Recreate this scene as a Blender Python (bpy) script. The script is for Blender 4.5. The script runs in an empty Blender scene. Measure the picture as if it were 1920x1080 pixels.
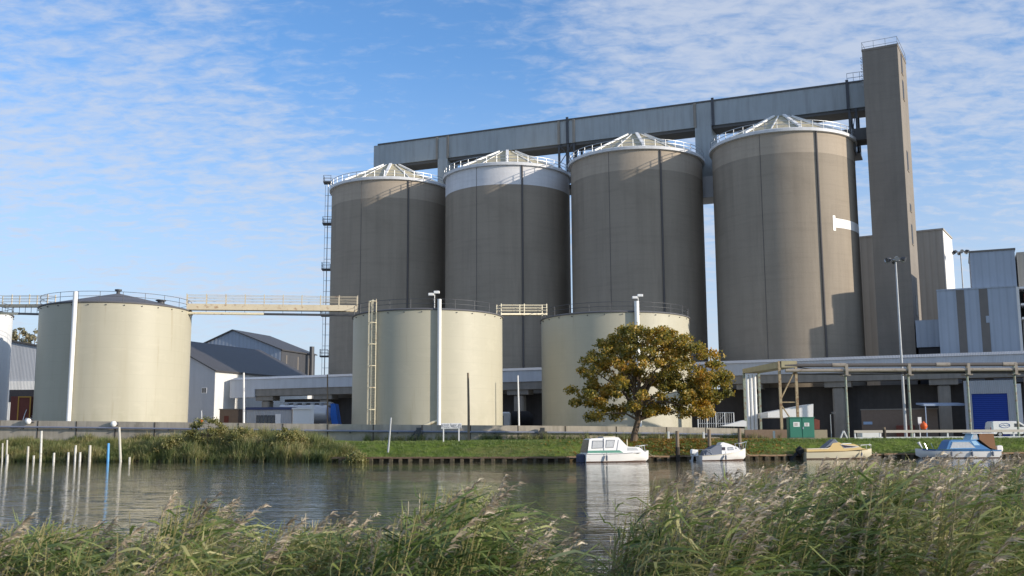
import bpy, math, random
import numpy as np
from mathutils import Matrix, Vector
R = math.radians
rnd = random.Random(7)
sc = bpy.context.scene
col = sc.collection

# ---------------------------------------------------------------- camera
FPX, TILT, ROLL = 1950.0, 0.1445, -0.0055
CAMZ = 2.0
ct, st = math.cos(TILT), math.sin(TILT)
cr, sr = math.cos(ROLL), math.sin(ROLL)
FWD = Vector((0, ct, st)); UP0 = Vector((0, -st, ct)); RT0 = Vector((1, 0, 0))
RT = cr*RT0 + sr*UP0
UP = -sr*RT0 + cr*UP0
cam = bpy.data.objects.new("camera", bpy.data.cameras.new("camera"))
col.objects.link(cam)
M = Matrix((RT, UP, -FWD)).transposed().to_4x4()
M.translation = Vector((0, 0, CAMZ))
cam.matrix_world = M
cam.data.sensor_width = 36
cam.data.lens = 36*FPX/1920
cam.data.clip_start = .1
cam.data.clip_end = 8000
cam.data.dof.use_dof = True
cam.data.dof.focus_distance = 130
cam.data.dof.aperture_fstop = 6.5
sc.camera = cam

def ray(px, py):
    return FWD + RT*((px-960)/FPX) - UP*((py-540)/FPX)
def at(px, py, Y):                       # world point on the viewing ray at depth Y
    d = ray(px, py); k = Y/d.y
    return Vector((d.x*k, Y, CAMZ + d.z*k))

# ---------------------------------------------------------------- sun and sky
SUN_AZ, SUN_EL = R(112.7), R(15.3)           # azimuth clockwise from +Y
sun_dir = Vector((math.sin(SUN_AZ)*math.cos(SUN_EL), math.cos(SUN_AZ)*math.cos(SUN_EL), math.sin(SUN_EL)))
sl = bpy.data.lights.new("sun", 'SUN'); sl.energy = 5.0; sl.angle = R(.53); sl.color = (1.0, .89, .75)
so = bpy.data.objects.new("sun", sl); col.objects.link(so)
so.rotation_euler = sun_dir.to_track_quat('Z', 'Y').to_euler()

world = bpy.data.worlds.new("World"); sc.world = world; world.use_nodes = True
wn, wl = world.node_tree.nodes, world.node_tree.links
wn.clear()
def wnode(t, **k):
    n = wn.new(t)
    for a, b in k.items(): setattr(n, a, b)
    return n
out = wnode('ShaderNodeOutputWorld'); bg = wnode('ShaderNodeBackground')
bg.inputs['Strength'].default_value = .15
wl.new(bg.outputs[0], out.inputs[0])
sky = wnode('ShaderNodeTexSky', sky_type='NISHITA', sun_disc=False, sun_elevation=SUN_EL, sun_rotation=SUN_AZ,
            air_density=1.0, dust_density=.6, ozone_density=2.2)
tc = wnode('ShaderNodeTexCoord'); sep = wnode('ShaderNodeSeparateXYZ')
wl.new(tc.outputs['Generated'], sep.inputs[0])
def wmath(op, a, b=None, c=None, clamp=False):
    n = wnode('ShaderNodeMath', operation=op, use_clamp=clamp)
    for i, v in enumerate((a, b, c)):
        if v is None: continue
        if isinstance(v, (int, float)): n.inputs[i].default_value = v
        else: wl.new(v, n.inputs[i])
    return n.outputs[0]
zc_ = wmath('ADD', wmath('MAXIMUM', sep.outputs['Z'], 0.0), .16)
cx = wmath('DIVIDE', sep.outputs['X'], zc_); cy = wmath('DIVIDE', sep.outputs['Y'], zc_)
cmb = wnode('ShaderNodeCombineXYZ'); wl.new(cx, cmb.inputs[0]); wl.new(cy, cmb.inputs[1])
def wnoise(scale, loc, stretch, detail, rough, dist=0):
    mp = wnode('ShaderNodeMapping'); mp.inputs['Location'].default_value = loc
    mp.inputs['Scale'].default_value = stretch; mp.inputs['Rotation'].default_value = (0, 0, R(14))
    wl.new(cmb.outputs[0], mp.inputs[0])
    n = wnode('ShaderNodeTexNoise'); n.inputs['Scale'].default_value = scale
    n.inputs['Detail'].default_value = detail; n.inputs['Roughness'].default_value = rough
    n.inputs['Distortion'].default_value = dist
    wl.new(mp.outputs[0], n.inputs['Vector'])
    return n.outputs['Fac']
n1 = wnoise(13.0, (3.1, 1.7, 0), (1, 1.6, 1), 5, .6, .4)
n2 = wnoise(1.1, (.4, 5.2, 0), (1, 1.2, 1), 3, .5, .3)
n3 = wnoise(34, (8.3, 2.2, 0), (1, 1.5, 1), 4, .6, .4)
cov = wmath('ADD', wmath('MULTIPLY', n1, 1.05), wmath('ADD', wmath('MULTIPLY', n2, .70), wmath('MULTIPLY', n3, .32)))
# a clear stretch of blue high in the middle of the sky
gd = ray(790, -20).normalized()
dt = wnode('ShaderNodeVectorMath', operation='DOT_PRODUCT'); wl.new(tc.outputs['Generated'], dt.inputs[0]); dt.inputs[1].default_value = gd
gap = wnode('ShaderNodeMapRange'); wl.new(dt.outputs['Value'], gap.inputs[0])
gap.inputs[1].default_value = .983; gap.inputs[2].default_value = .999; gap.inputs[3].default_value = 0; gap.inputs[4].default_value = .34
cov = wmath('SUBTRACT', cov, gap.outputs[0])
mr = wnode('ShaderNodeMapRange', interpolation_type='SMOOTHSTEP'); wl.new(cov, mr.inputs[0])
mr.inputs[1].default_value = .66; mr.inputs[2].default_value = 1.34; mr.inputs[3].default_value = .0; mr.inputs[4].default_value = .80
hz = wnode('ShaderNodeMapRange', interpolation_type='SMOOTHSTEP'); wl.new(sep.outputs['Z'], hz.inputs[0])   # thicker veil low down
hz.inputs[1].default_value = 0.0; hz.inputs[2].default_value = .38; hz.inputs[3].default_value = .80; hz.inputs[4].default_value = 0.0
cf = wmath('MAXIMUM', mr.outputs[0], hz.outputs[0], clamp=True)
cf = wmath('ADD', wmath('MULTIPLY', cf, .75), wmath('MULTIPLY', wmath('ADD', mr.outputs[0], hz.outputs[0]), .22), clamp=True)
tint = wnode('ShaderNodeMix', data_type='RGBA', blend_type='MULTIPLY'); tint.inputs[0].default_value = 1
wl.new(sky.outputs[0], tint.inputs[6]); tint.inputs[7].default_value = (.92, 1.25, 1.60, 1)
cm = wnode('ShaderNodeMix', data_type='RGBA'); wl.new(cf, cm.inputs[0]); wl.new(tint.outputs[2], cm.inputs[6])
cm.inputs[7].default_value = (4.2, 4.6, 5.4, 1)
wl.new(cm.outputs[2], bg.inputs['Color'])

vs = sc.view_settings
vs.view_transform = 'Standard'; vs.look = 'None'; vs.gamma = 1; vs.exposure = 0.0; vs.use_curve_mapping = False

# ---------------------------------------------------------------- helpers
class MB:
    def __init__(s): s.v = []; s.f = []; s.m = []
    def add(s, vs, fs, mi=0):
        o = len(s.v); s.v += [tuple(p) for p in vs]
        for f in fs: s.f.append(tuple(i+o for i in f)); s.m.append(mi)
        return s
    def box(s, x0, x1, y0, y1, z0, z1, mi=0):
        v = [(x, y, z) for z in (z0, z1) for y in (y0, y1) for x in (x0, x1)]
        return s.add(v, [(0, 2, 3, 1), (4, 5, 7, 6), (0, 1, 5, 4), (2, 6, 7, 3), (0, 4, 6, 2), (1, 3, 7, 5)], mi)
    def bbox(s, x0, x1, y0, y1, z0, z1, b=.03, mi=0):      # box with chamfered vertical edges and top
        p = [(x0+b, y0), (x1-b, y0), (x1, y0+b), (x1, y1-b), (x1-b, y1), (x0+b, y1), (x0, y1-b), (x0, y0+b)]
        q = [(min(max(x, x0+b), x1-b), min(max(y, y0+b), y1-b)) for x, y in p]
        v = [(x, y, z0) for x, y in p]+[(x, y, z1-b) for x, y in p]+[(x, y, z1) for x, y in q]
        f = [tuple(range(7, -1, -1)), tuple(range(16, 24))]
        for k in range(8):
            j = (k+1) % 8
            f += [(k, j, 8+j, 8+k), (8+k, 8+j, 16+j, 16+k)]
        return s.add(v, f, mi)
    def tube(s, p0, p1, r0, r1=None, n=8, cap=True, mi=0):
        return s.path([p0, p1], [r0, r0 if r1 is None else r1], n, cap, mi)
    def path(s, pts, r, n=6, cap=True, mi=0, closed=False):
        pts = [Vector(p) for p in pts]; N = len(pts)
        rs = r if isinstance(r, (list, tuple)) else [r]*N
        vs = []
        for i, p in enumerate(pts):
            a = pts[(i-1) % N] if (closed or i > 0) else p
            b = pts[(i+1) % N] if (closed or i < N-1) else p
            d = (b-a).normalized()
            ref = Vector((0, 0, 1)) if abs(d.z) < .95 else Vector((1, 0, 0))
            e = d.cross(ref).normalized(); g = e.cross(d)
            for k in range(n):
                w = 2*math.pi*(k+.5)/n
                vs.append(p + (e*math.cos(w) + g*math.sin(w))*rs[i])
        fs = []
        for i in range(N if closed else N-1):
            j = (i+1) % N
            for k in range(n):
                l = (k+1) % n
                fs.append((i*n+k, i*n+l, j*n+l, j*n+k))
        if cap and not closed:
            fs.append(tuple(range(n-1, -1, -1))); fs.append(tuple(range((N-1)*n, N*n)))
        return s.add(vs, fs, mi)
    def lathe(s, prof, n=64, c=(0, 0), mi=0, a0=0., a1=2*math.pi, cap0=False, cap1=False):
        full = abs(a1-a0-2*math.pi) < 1e-6
        m = n if full else n+1
        vs = []
        for r, z in prof:
            for k in range(m):
                w = a0+(a1-a0)*k/n
                vs.append((c[0]+r*math.cos(w), c[1]+r*math.sin(w), z))
        fs = []
        for i in range(len(prof)-1):
            for k in range(n):
                l = (k+1) % m
                fs.append((i*m+k, i*m+l, (i+1)*m+l, (i+1)*m+k))
        if cap0: fs.append(tuple(range(m-1, -1, -1)))
        if cap1: fs.append(tuple(range((len(prof)-1)*m, len(prof)*m)))
        return s.add(vs, fs, mi)
    def prism(s, poly, a, b, axis='y', mi=0):              # axis y: poly in (x,z); axis x: poly in (y,z); axis z: poly in (x,y)
        def pt(u, w, t):
            return (u, t, w) if axis == 'y' else ((t, u, w) if axis == 'x' else (u, w, t))
        n = len(poly)
        vs = [pt(u, w, a) for u, w in poly]+[pt(u, w, b) for u, w in poly]
        fs = [tuple(range(n)), tuple(range(2*n-1, n-1, -1))]
        for k in range(n):
            l = (k+1) % n
            fs.append((k, n+k, n+l, l))
        return s.add(vs, fs, mi)
    def build(s, name, mats, parent=None, smooth=False, loc=None, rotz=0):
        me = bpy.data.meshes.new(name)
        me.from_pydata(s.v, [], s.f)
        for m in (mats if isinstance(mats, (list, tuple)) else [mats]): me.materials.append(m)
        if len(me.materials) > 1: me.polygons.foreach_set('material_index', s.m)
        import bmesh
        bm = bmesh.new(); bm.from_mesh(me); bmesh.ops.recalc_face_normals(bm, faces=bm.faces); bm.to_mesh(me); bm.free()
        if smooth:
            me.shade_smooth()
            try: me.set_sharp_from_angle(angle=R(35))
            except Exception: pass
        o = bpy.data.objects.new(name, me); col.objects.link(o)
        if parent is not None: o.parent = parent
        if loc is not None: o.location = loc
        o.rotation_euler.z = rotz
        return o
def tag(o, label=None, cat=None, group=None, kind=None):
    if label: o['label'] = label
    if cat: o['category'] = cat
    if group: o['group'] = group
    if kind: o['kind'] = kind
    return o
def thing(name, label, cat, loc=(0, 0, 0), rotz=0, group=None):
    o = bpy.data.objects.new(name, None); col.objects.link(o)
    o.empty_display_size = .5
    o.location = loc; o.rotation_euler.z = rotz
    return tag(o, label, cat, group)
def copy_tree(o, parent=None):
    c = o.copy(); col.objects.link(c)
    if parent is not None: c.parent = parent
    for ch in list(o.children): copy_tree(ch, c)
    return c

# ---------------------------------------------------------------- materials
def rgb(h):
    h = h.lstrip('#'); o = []
    for i in (0, 2, 4):
        c = int(h[i:i+2], 16)/255; o.append(c/12.92 if c <= .04045 else ((c+.055)/1.055)**2.4)
    return tuple(o)
class NT:
    def __init__(s, name):
        s.m = bpy.data.materials.new(name); s.m.use_nodes = True
        s.n = s.m.node_tree.nodes; s.l = s.m.node_tree.links
        s.b = s.n['Principled BSDF']; s.out = s.n['Material Output']
        s.tc = s.n.new('ShaderNodeTexCoord')
    def noise(s, scale, stretch=(1, 1, 1), detail=4, rough=.55, coord='Object', dist=0):
        mp = s.n.new('ShaderNodeMapping'); mp.inputs['Scale'].default_value = stretch
        s.l.new(s.tc.outputs[coord], mp.inputs[0])
        t = s.n.new('ShaderNodeTexNoise'); t.inputs['Scale'].default_value = scale
        t.inputs['Detail'].default_value = detail; t.inputs['Roughness'].default_value = rough; t.inputs['Distortion'].default_value = dist
        s.l.new(mp.outputs[0], t.inputs['Vector']); return t.outputs['Fac']
    def wave(s, scale, direction='X', dist=0):
        t = s.n.new('ShaderNodeTexWave'); t.bands_direction = direction; t.inputs['Scale'].default_value = scale
        t.inputs['Distortion'].default_value = dist
        s.l.new(s.tc.outputs['Object'], t.inputs['Vector']); return t.outputs['Fac']
    def rng(s, v, a, b, c=0., d=1.):
        t = s.n.new('ShaderNodeMapRange'); s.l.new(v, t.inputs[0])
        for i, x in enumerate((a, b, c, d)): t.inputs[i+1].default_value = x
        return t.outputs[0]
    def mix(s, f, a, b, mode='MIX'):
        t = s.n.new('ShaderNodeMix'); t.data_type = 'RGBA'; t.blend_type = mode
        if isinstance(f, (int, float)): t.inputs[0].default_value = f
        else: s.l.new(f, t.inputs[0])
        for i, x in ((6, a), (7, b)):
            if isinstance(x, tuple): t.inputs[i].default_value = (*x[:3], 1)
            else: s.l.new(x, t.inputs[i])
        return t.outputs[2]
    def bump(s, h, strength=.3, dist=.02):
        t = s.n.new('ShaderNodeBump'); t.inputs['Strength'].default_value = strength; t.inputs['Distance'].default_value = dist
        s.l.new(h, t.inputs['Height']); s.l.new(t.outputs[0], s.b.inputs['Normal'])
    def fin(s, c, rough=.6, metal=0, spec=.35):
        if isinstance(c, tuple): s.b.inputs['Base Color'].default_value = (*c[:3], 1)
        else: s.l.new(c, s.b.inputs['Base Color'])
        s.b.inputs['Roughness'].default_value = rough; s.b.inputs['Metallic'].default_value = metal
        s.b.inputs['Specular IOR Level'].default_value = spec
        return s.m
def sc3(c, k): return tuple(x*k for x in c)
def mk(name, c, rough=.6, metal=0, var=.12, scale=1.2, streak=0., stretch=(1.5, 1.5, .09), bump=0., spec=.35, dirt=None, dirt_amt=.5, dirt_thr=.58):
    t = NT(name)
    o = t.mix(t.noise(scale), sc3(c, 1-var), sc3(c, 1+var))
    if streak: o = t.mix(t.rng(t.noise(1.0, stretch, 5, .6), .42, .75, 0, streak), o, dirt or sc3(c, .45))
    if dirt and not streak: o = t.mix(t.rng(t.noise(scale*2.3, detail=6), dirt_thr, dirt_thr+.14, 0, dirt_amt), o, dirt)
    if bump: t.bump(t.noise(scale*12, detail=5), bump, .02)
    return t.fin(o, rough, metal, spec)
def mk_corr(name, c, freq=3.2, direction='X', rough=.5, streak=.35, var=.08, dirt=None):
    t = NT(name)
    o = t.mix(t.noise(.6), sc3(c, 1-var), sc3(c, 1+var))
    o = t.mix(t.rng(t.noise(1.0, (1.2, 1.2, .12), 5, .6), .45, .78, 0, streak), o, dirt or sc3(c, .5))
    w = t.wave(freq, direction)
    o = t.mix(t.rng(w, 0, .35, .22, 0), o, sc3(c, .55))
    t.bump(w, .6, .04)
    return t.fin(o, rough)
def mk_concrete(name, c, streak=.45):
    t = NT(name)
    o = t.mix(t.noise(.12, (1, 1, 1.6), 5), sc3(c, .86), sc3(c, 1.13))
    o = t.mix(t.rng(t.noise(.16, (1.0, 1.0, 10), 4, .6), .5, .72, 0, .35), o, sc3(c, .72))     # pour lifts
    o = t.mix(t.rng(t.noise(.9, (1, 1, .05), 5, .6), .48, .78, 0, streak), o, sc3(c, .6))      # run-off streaks
    o = t.mix(t.rng(t.noise(6, detail=5), .3, .7, 0, .22), o, sc3(c, 1.25))
    w = t.wave(.42, 'Z', .15)
    o = t.mix(t.rng(w, 0, .05, .10, 0), o, sc3(c, .6))
    o = t.mix(t.rng(t.noise(.07, (1, 1, .5), 5, .65, dist=.8), .50, .66, 0, .55), o, sc3(c, .70))     # damp patches
    o = t.mix(t.rng(t.noise(.35, (1, 1, .10), 6, .7), .55, .72, 0, .42), o, sc3(c, 1.32))           # lime runs
    t.bump(t.noise(3, detail=6), .25, .05)
    return t.fin(o, .85, spec=.2)

m_conc = mk_concrete('silo_concrete', (.305, .262, .208))
m_band = mk_concrete('silo_band_beige', (.40, .34, .27), .3)
m_bandw = mk_concrete('silo_band_white', (.66, .66, .67), .2)
m_towerc = mk_concrete('tower_concrete', (.235, .21, .18))
m_eave = mk('eave_white_metal', (.68, .69, .70), .45, var=.1, streak=.3)
m_roofw = mk('silo_roof_panel', (.46, .41, .28), .8, var=.22, scale=.7, dirt=(.22, .20, .14), dirt_amt=.6, dirt_thr=.5)
m_rib = mk('roof_rib_white', (.78, .78, .76), .5, var=.08)
m_seam = mk('dark_pipe', (.11, .10, .095), .6)
m_gal = mk_corr('high_gallery_sheet', (.36, .40, .42), 2.2, streak=.45, dirt=(.17, .17, .16))
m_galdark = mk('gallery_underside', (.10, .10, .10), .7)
m_low = mk_corr('low_gallery_sheet', (.56, .58, .61), 1.6, streak=.3)
m_lowroof = mk_corr('low_gallery_roof', (.40, .43, .47), 1.6, streak=.25)
m_beam = mk('concrete_beam', (.27, .25, .22), .85, var=.2, streak=.4, bump=.2)
m_steel = mk('galvanised_steel', (.40, .42, .44), .45, .5, var=.15)
m_steeld = mk('dark_steel', (.07, .075, .085), .5, .2, var=.2)
m_cream = None
def mk_tank(name, c):
    t = NT(name)
    o = t.mix(t.noise(.25), sc3(c, .93), sc3(c, 1.05))
    o = t.mix(t.rng(t.noise(.8, (1, 1, .07), 5, .6), .52, .84, 0, .32), o, (c[0]*.74, c[1]*.69, c[2]*.58))
    o = t.mix(t.rng(t.noise(2.2, (1, 1, .05), 5, .6), .63, .75, 0, .36), o, (c[0]*.62, c[1]*.50, c[2]*.36))   # thin rust runs
    sp = t.n.new('ShaderNodeSeparateXYZ'); t.l.new(t.tc.outputs['Object'], sp.inputs[0])
    lo = t.n.new('ShaderNodeMath'); lo.operation = 'MULTIPLY'; t.l.new(t.rng(sp.outputs['Z'], .3, 4.5, 1, 0), lo.inputs[0]); t.l.new(t.rng(t.noise(.9, (1, 1, .3), 5), .42, .68, 0, .5), lo.inputs[1])
    o = t.mix(lo.outputs[0], o, (c[0]*.55, c[1]*.58, c[2]*.45))                                                # grime and algae low down
    o = t.mix(t.rng(t.noise(.5, (1, 1, 2.2), 3), .60, .63, 0, .22), o, sc3(c, 1.12))                            # touched-up plates
    w = t.wave(.205, 'Z')                                      # plate courses
    o = t.mix(t.rng(w, 0, .006, .2, 0), o, sc3(c, .72))
    return t.fin(o, .5, spec=.3)
m_cream = mk_tank('cream_tank_paint', (.46, .435, .34))
m_whitetank = mk_tank('white_tank_paint', (.72, .74, .75))
m_creamsteel = mk('cream_steel', (.70, .64, .47), .55, var=.12, dirt=(.30, .15, .07), dirt_amt=.7, dirt_thr=.56)
m_rust = mk('rusty_cream_steel', (.56, .49, .36), .65, var=.18, scale=.8, dirt=(.27, .13, .06), dirt_amt=.75, dirt_thr=.56)
m_palepipe = mk('dirty_pale_pipe', (.31, .275, .23), .65, var=.2, scale=1.2, dirt=(.16, .11, .08), dirt_amt=.6, dirt_thr=.55)
m_tankroof = mk('tank_roof_grey', (.13, .13, .14), .7)
m_white = mk('white_paint', (.80, .80, .79), .4, var=.04)
m_whitepipe = mk('white_pipe', (.82, .82, .80), .4, var=.05)
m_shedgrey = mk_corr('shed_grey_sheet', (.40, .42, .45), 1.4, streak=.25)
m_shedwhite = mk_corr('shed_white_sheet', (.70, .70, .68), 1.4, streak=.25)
m_shedroof = mk_corr('shed_dark_roof', (.075, .072, .072), 1.3, streak=.4)
m_blockg = mk_corr('blue_grey_cladding', (.36, .41, .48), .33, streak=.22, var=.06)
m_blockd = mk('brown_strip_cladding', (.17, .155, .14), .7)
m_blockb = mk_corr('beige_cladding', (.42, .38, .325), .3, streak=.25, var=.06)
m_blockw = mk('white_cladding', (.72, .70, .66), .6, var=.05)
m_darkwin = mk('dark_opening', (.025, .025, .03), .5)
m_glass = mk('window_glass', (.05, .06, .07), .12, spec=.6)
m_wall = None
t = NT('flood_wall_concrete')
c = (.44, .395, .325)
o_ = t.mix(t.noise(.5), sc3(c, .75), sc3(c, 1.2))
o_ = t.mix(t.rng(t.noise(1.0, (1.4, 1.4, .12), 5, .65), .45, .7, 0, .55), o_, (.18, .16, .13))
o_ = t.mix(t.rng(t.noise(2.3, detail=6), .58, .72, 0, .5), o_, (.54, .49, .40))
t.bump(t.noise(6), .3, .03)
m_wall = t.fin(o_, .9, spec=.2)
m_bluepipe = mk('blue_grey_pipe', (.20, .22, .29), .5, var=.15, dirt=(.3, .28, .25), dirt_amt=.4)
m_timber = mk('weathered_timber', (.25, .165, .10), .85, var=.3, scale=3)
m_timberd = mk('dark_wet_timber', (.055, .045, .035), .8, var=.3, scale=3)
m_pole = mk('grey_brown_pole', (.22, .17, .12), .8, var=.2)
m_bark = mk('bark', (.15, .11, .075), .9, var=.35, scale=2.5, bump=.6)
m_greencab = mk('green_cabinet_paint', (.045, .20, .145), .5, var=.1)
m_blue = mk('blue_paint', (.012, .05, .32), .5, var=.1)
m_bluelt = mk('bright_blue_tarp', (.03, .16, .62), .6, var=.15)
m_silver = mk('tanker_barrel', (.66, .67, .68), .35, .3, var=.06)
m_red = mk('red_paint', (.45, .03, .05), .35, var=.1)
m_redbrown = mk('red_brown_paint', (.17, .05, .035), .7, var=.2)
m_orange = mk('orange_paint', (.75, .13, .03), .5)
m_rubber = mk('black_rubber', (.02, .02, .022), .7)
m_greenpost = mk('pale_green_steel', (.29, .34, .28), .55, var=.15, dirt=(.24, .13, .07), dirt_amt=.75, dirt_thr=.5)
m_brick = mk('brown_block', (.24, .17, .125), .85, var=.18, scale=3)
m_gelcoat = mk('white_gelcoat', (.82, .81, .78), .25, var=.04, dirt=(.55, .50, .40), dirt_amt=.35, dirt_thr=.6, spec=.5)
m_gelshade = mk('grey_canvas', (.17, .19, .23), .8, var=.12)
m_navy = mk('navy_canvas', (.055, .065, .11), .8, var=.15)
m_curtain = mk('curtained_window', (.48, .49, .49), .3, var=.25, scale=7, spec=.6)
m_bgreen = mk('green_stripe', (.10, .27, .20), .4)
m_byellow = mk('yellow_gelcoat', (.72, .52, .22), .3, var=.05, spec=.5)
m_bcream = mk('cream_gelcoat', (.76, .69, .50), .3, var=.05, spec=.5)
m_bblue = mk('boat_blue_paint', (.07, .20, .42), .35, var=.08)
m_bltblue = mk('pale_blue_trim', (.36, .58, .76), .4)
m_bbrown = mk('brown_canvas', (.24, .125, .065), .85, var=.12)
m_antifoul = mk('brown_waterline', (.12, .07, .05), .7)
m_tinted = mk('tinted_window', (.06, .045, .05), .15, spec=.6)
m_chrome = mk('rail_metal', (.62, .63, .65), .3, .8, var=.05)

def leafmat(name, cols, rough=.6, trans=.3, clump=.35):
    t = NT(name); n, l = t.n, t.l
    g = n.new('ShaderNodeNewGeometry')
    rp = n.new('ShaderNodeValToRGB'); e = rp.color_ramp.elements
    while len(e) < len(cols): e.new(.5)
    for i, (p, c_) in enumerate(cols): e[i].position = p; e[i].color = (*c_, 1)
    nz = t.noise(clump, detail=2)
    mm = n.new('ShaderNodeMath'); mm.operation = 'MULTIPLY_ADD'; l.new(g.outputs['Random Per Island'], mm.inputs[0]); mm.inputs[1].default_value = .55
    l.new(t.rng(nz, .3, .7, -.05, .5), mm.inputs[2]); l.new(mm.outputs[0], rp.inputs[0])
    df = n.new('ShaderNodeBsdfDiffuse'); tr = n.new('ShaderNodeBsdfTranslucent'); gl = n.new('ShaderNodeBsdfGlossy')
    gl.inputs['Roughness'].default_value = .55; gl.inputs['Color'].default_value = (.9, .9, .9, 1)
    l.new(rp.outputs[0], df.inputs[0]); l.new(rp.outputs[0], tr.inputs[0])
    a = n.new('ShaderNodeMixShader'); a.inputs[0].default_value = trans; l.new(df.outputs[0], a.inputs[1]); l.new(tr.outputs[0], a.inputs[2])
    b = n.new('ShaderNodeMixShader'); b.inputs[0].default_value = .05; l.new(a.outputs[0], b.inputs[1]); l.new(gl.outputs[0], b.inputs[2])
    l.new(b.outputs[0], t.out.inputs[0]); n.remove(t.b)
    return t.m
m_leaf_tree = leafmat('autumn_leaves', [(0, (.08, .095, .016)), (.32, (.19, .185, .026)), (.56, (.38, .28, .032)), (.8, (.58, .34, .035)), (1, (.50, .21, .03))], trans=.45, clump=.28)
m_leaf_bush = leafmat('bush_leaves', [(0, (.09, .11, .03)), (.4, (.18, .19, .05)), (.7, (.30, .26, .085)), (1, (.38, .26, .12))], clump=.5)
m_leaf_far = leafmat('far_tree_leaves', [(0, (.18, .17, .10)), (.5, (.26, .24, .14)), (1, (.34, .28, .17))], clump=.2)
m_rough = leafmat('rough_grass_blades', [(0, (.07, .11, .03)), (.4, (.15, .19, .05)), (.7, (.30, .27, .10)), (1, (.46, .36, .19))], clump=.35)
m_tuft = leafmat('lawn_blades', [(0, (.07, .13, .02)), (.5, (.13, .19, .03)), (1, (.21, .24, .05))], clump=.5)
m_fallen = leafmat('fallen_leaves', [(0, (.16, .08, .02)), (.5, (.32, .16, .03)), (1, (.42, .24, .05))], clump=.9)
m_reedleaf = leafmat('reed_leaf', [(0, (.03, .06, .014)), (.26, (.10, .16, .036)), (.52, (.26, .32, .08)), (.78, (.48, .46, .18)), (1, (.64, .56, .30))], trans=.42, clump=.9)
m_reedstem = leafmat('reed_stem', [(0, (.13, .14, .05)), (.5, (.30, .27, .11)), (1, (.48, .40, .22))], trans=.1, clump=1.5)
m_plume = leafmat('reed_plume', [(0, (.25, .18, .12)), (.5, (.47, .38, .27)), (1, (.70, .61, .46))], trans=.35, clump=1.5)
# ---------------------------------------------------------------- the ground: one sheet from the near bank to the horizon
EX = [-4000, -400, -75, -55, -30, -14, 3, 20, 50, 80, 400, 4000]
EY = [120, 120, 111, 109.5, 104, 98, 94.5, 98.5, 106, 112, 150, 150]
def edge(x): return float(np.interp(x, EX, EY))
def wall_y(x): return float(np.interp(x, [-75, -58, -14, 26, 60], [119, 117.6, 112, 117, 120]))
LAWN_X = -17.0                                               # left of it: rough unpiled bank
def zbank(x, s):
    k = min(1, max(0, (x-(LAWN_X-1.5))/3))
    L = np.interp(s, [-6, -.5, 0, 1, 5, 9, 14], [-1.5, -.5, -.05, .55, 1.3, 1.9, 2.0])
    P_ = np.interp(s, [-.06, -.05, 0, 1, 3, 5.5, 7, 12, 18], [-1.5, -1.5, .36, .44, 1.05, 1.66, 1.78, 1.86, 2.0])
    return float(L*(1-k)+P_*k)
gx = [-4000, -1500, -600, -300, -150, -100]+list(np.arange(-80, 81, 2.0))+[100, 150, 300, 600, 1500, 4000]
near = [(-30, .9), (-4, .8), (2, .62), (5, .30), (7.5, -.06), (10, -.35), (16, -.55), (22, -1.2), (34, -1.8)]
ss = [-12, -6, -2, -.5, -.06, -.05, 0, .3, 1, 2, 3, 4, 5, 6, 7, 8, 9, 10, 11, 12, 14, 18, 24, 40, 80, 200, 600, 1800, 4000]
gm = MB(); rows = []
for y, z in near: rows.append([(x, y, z) for x in gx])
for s in ss: rows.append([(x, edge(x)+s, (zbank(x, s) + (.05*math.sin(x*1.3)+.04*math.sin(x*2.9+s)) * (1 if 1 <= s <= 14 else 0)) if s > -6.5 else -1.8) for x in gx])
W = len(gx)
gm.add([p for r in rows for p in r], [(i*W+j, i*W+j+1, (i+1)*W+j+1, (i+1)*W+j) for i in range(len(rows)-1) for j in range(W-1)])
t = NT('grass_ground')
g = t.mix(t.noise(.7, coord='Object'), (.10, .165, .025), (.16, .22, .035))
g = t.mix(t.rng(t.noise(5, detail=6), .4, .75, 0, .5), g, (.25, .27, .06))
g = t.mix(t.rng(t.noise(.16, detail=4), .52, .68, 0, .6), g, (.24, .20, .075))
sepg = t.n.new('ShaderNodeSeparateXYZ'); t.l.new(t.tc.outputs['Object'], sepg.inputs[0])
g = t.mix(t.rng(sepg.outputs['Z'], .30, .42, 1, 0), g, (.05, .042, .028))
wm_ = t.n.new('ShaderNodeMath'); wm_.operation = 'MULTIPLY'; t.l.new(t.rng(sepg.outputs['Z'], .45, .95, 1, 0), wm_.inputs[0]); t.l.new(t.rng(t.noise(.45, detail=5), .42, .60, 0, .85), wm_.inputs[1])
g = t.mix(wm_.outputs[0], g, (.13, .095, .05))
g = t.mix(t.rng(t.noise(.33, detail=5, dist=.5), .58, .68, 0, .5), g, (.19, .16, .08))
g = t.mix(t.rng(sepg.outputs['Y'], 119, 121, 0, 1), g, (.27, .25, .21))
t.bump(t.noise(9, detail=6), .9, .08)
ground = gm.build('ground', t.fin(g, .95, spec=.1), smooth=True)
tag(ground, 'grassy far bank and industrial yard ground running back to the horizon', 'ground', kind='structure')

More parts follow.
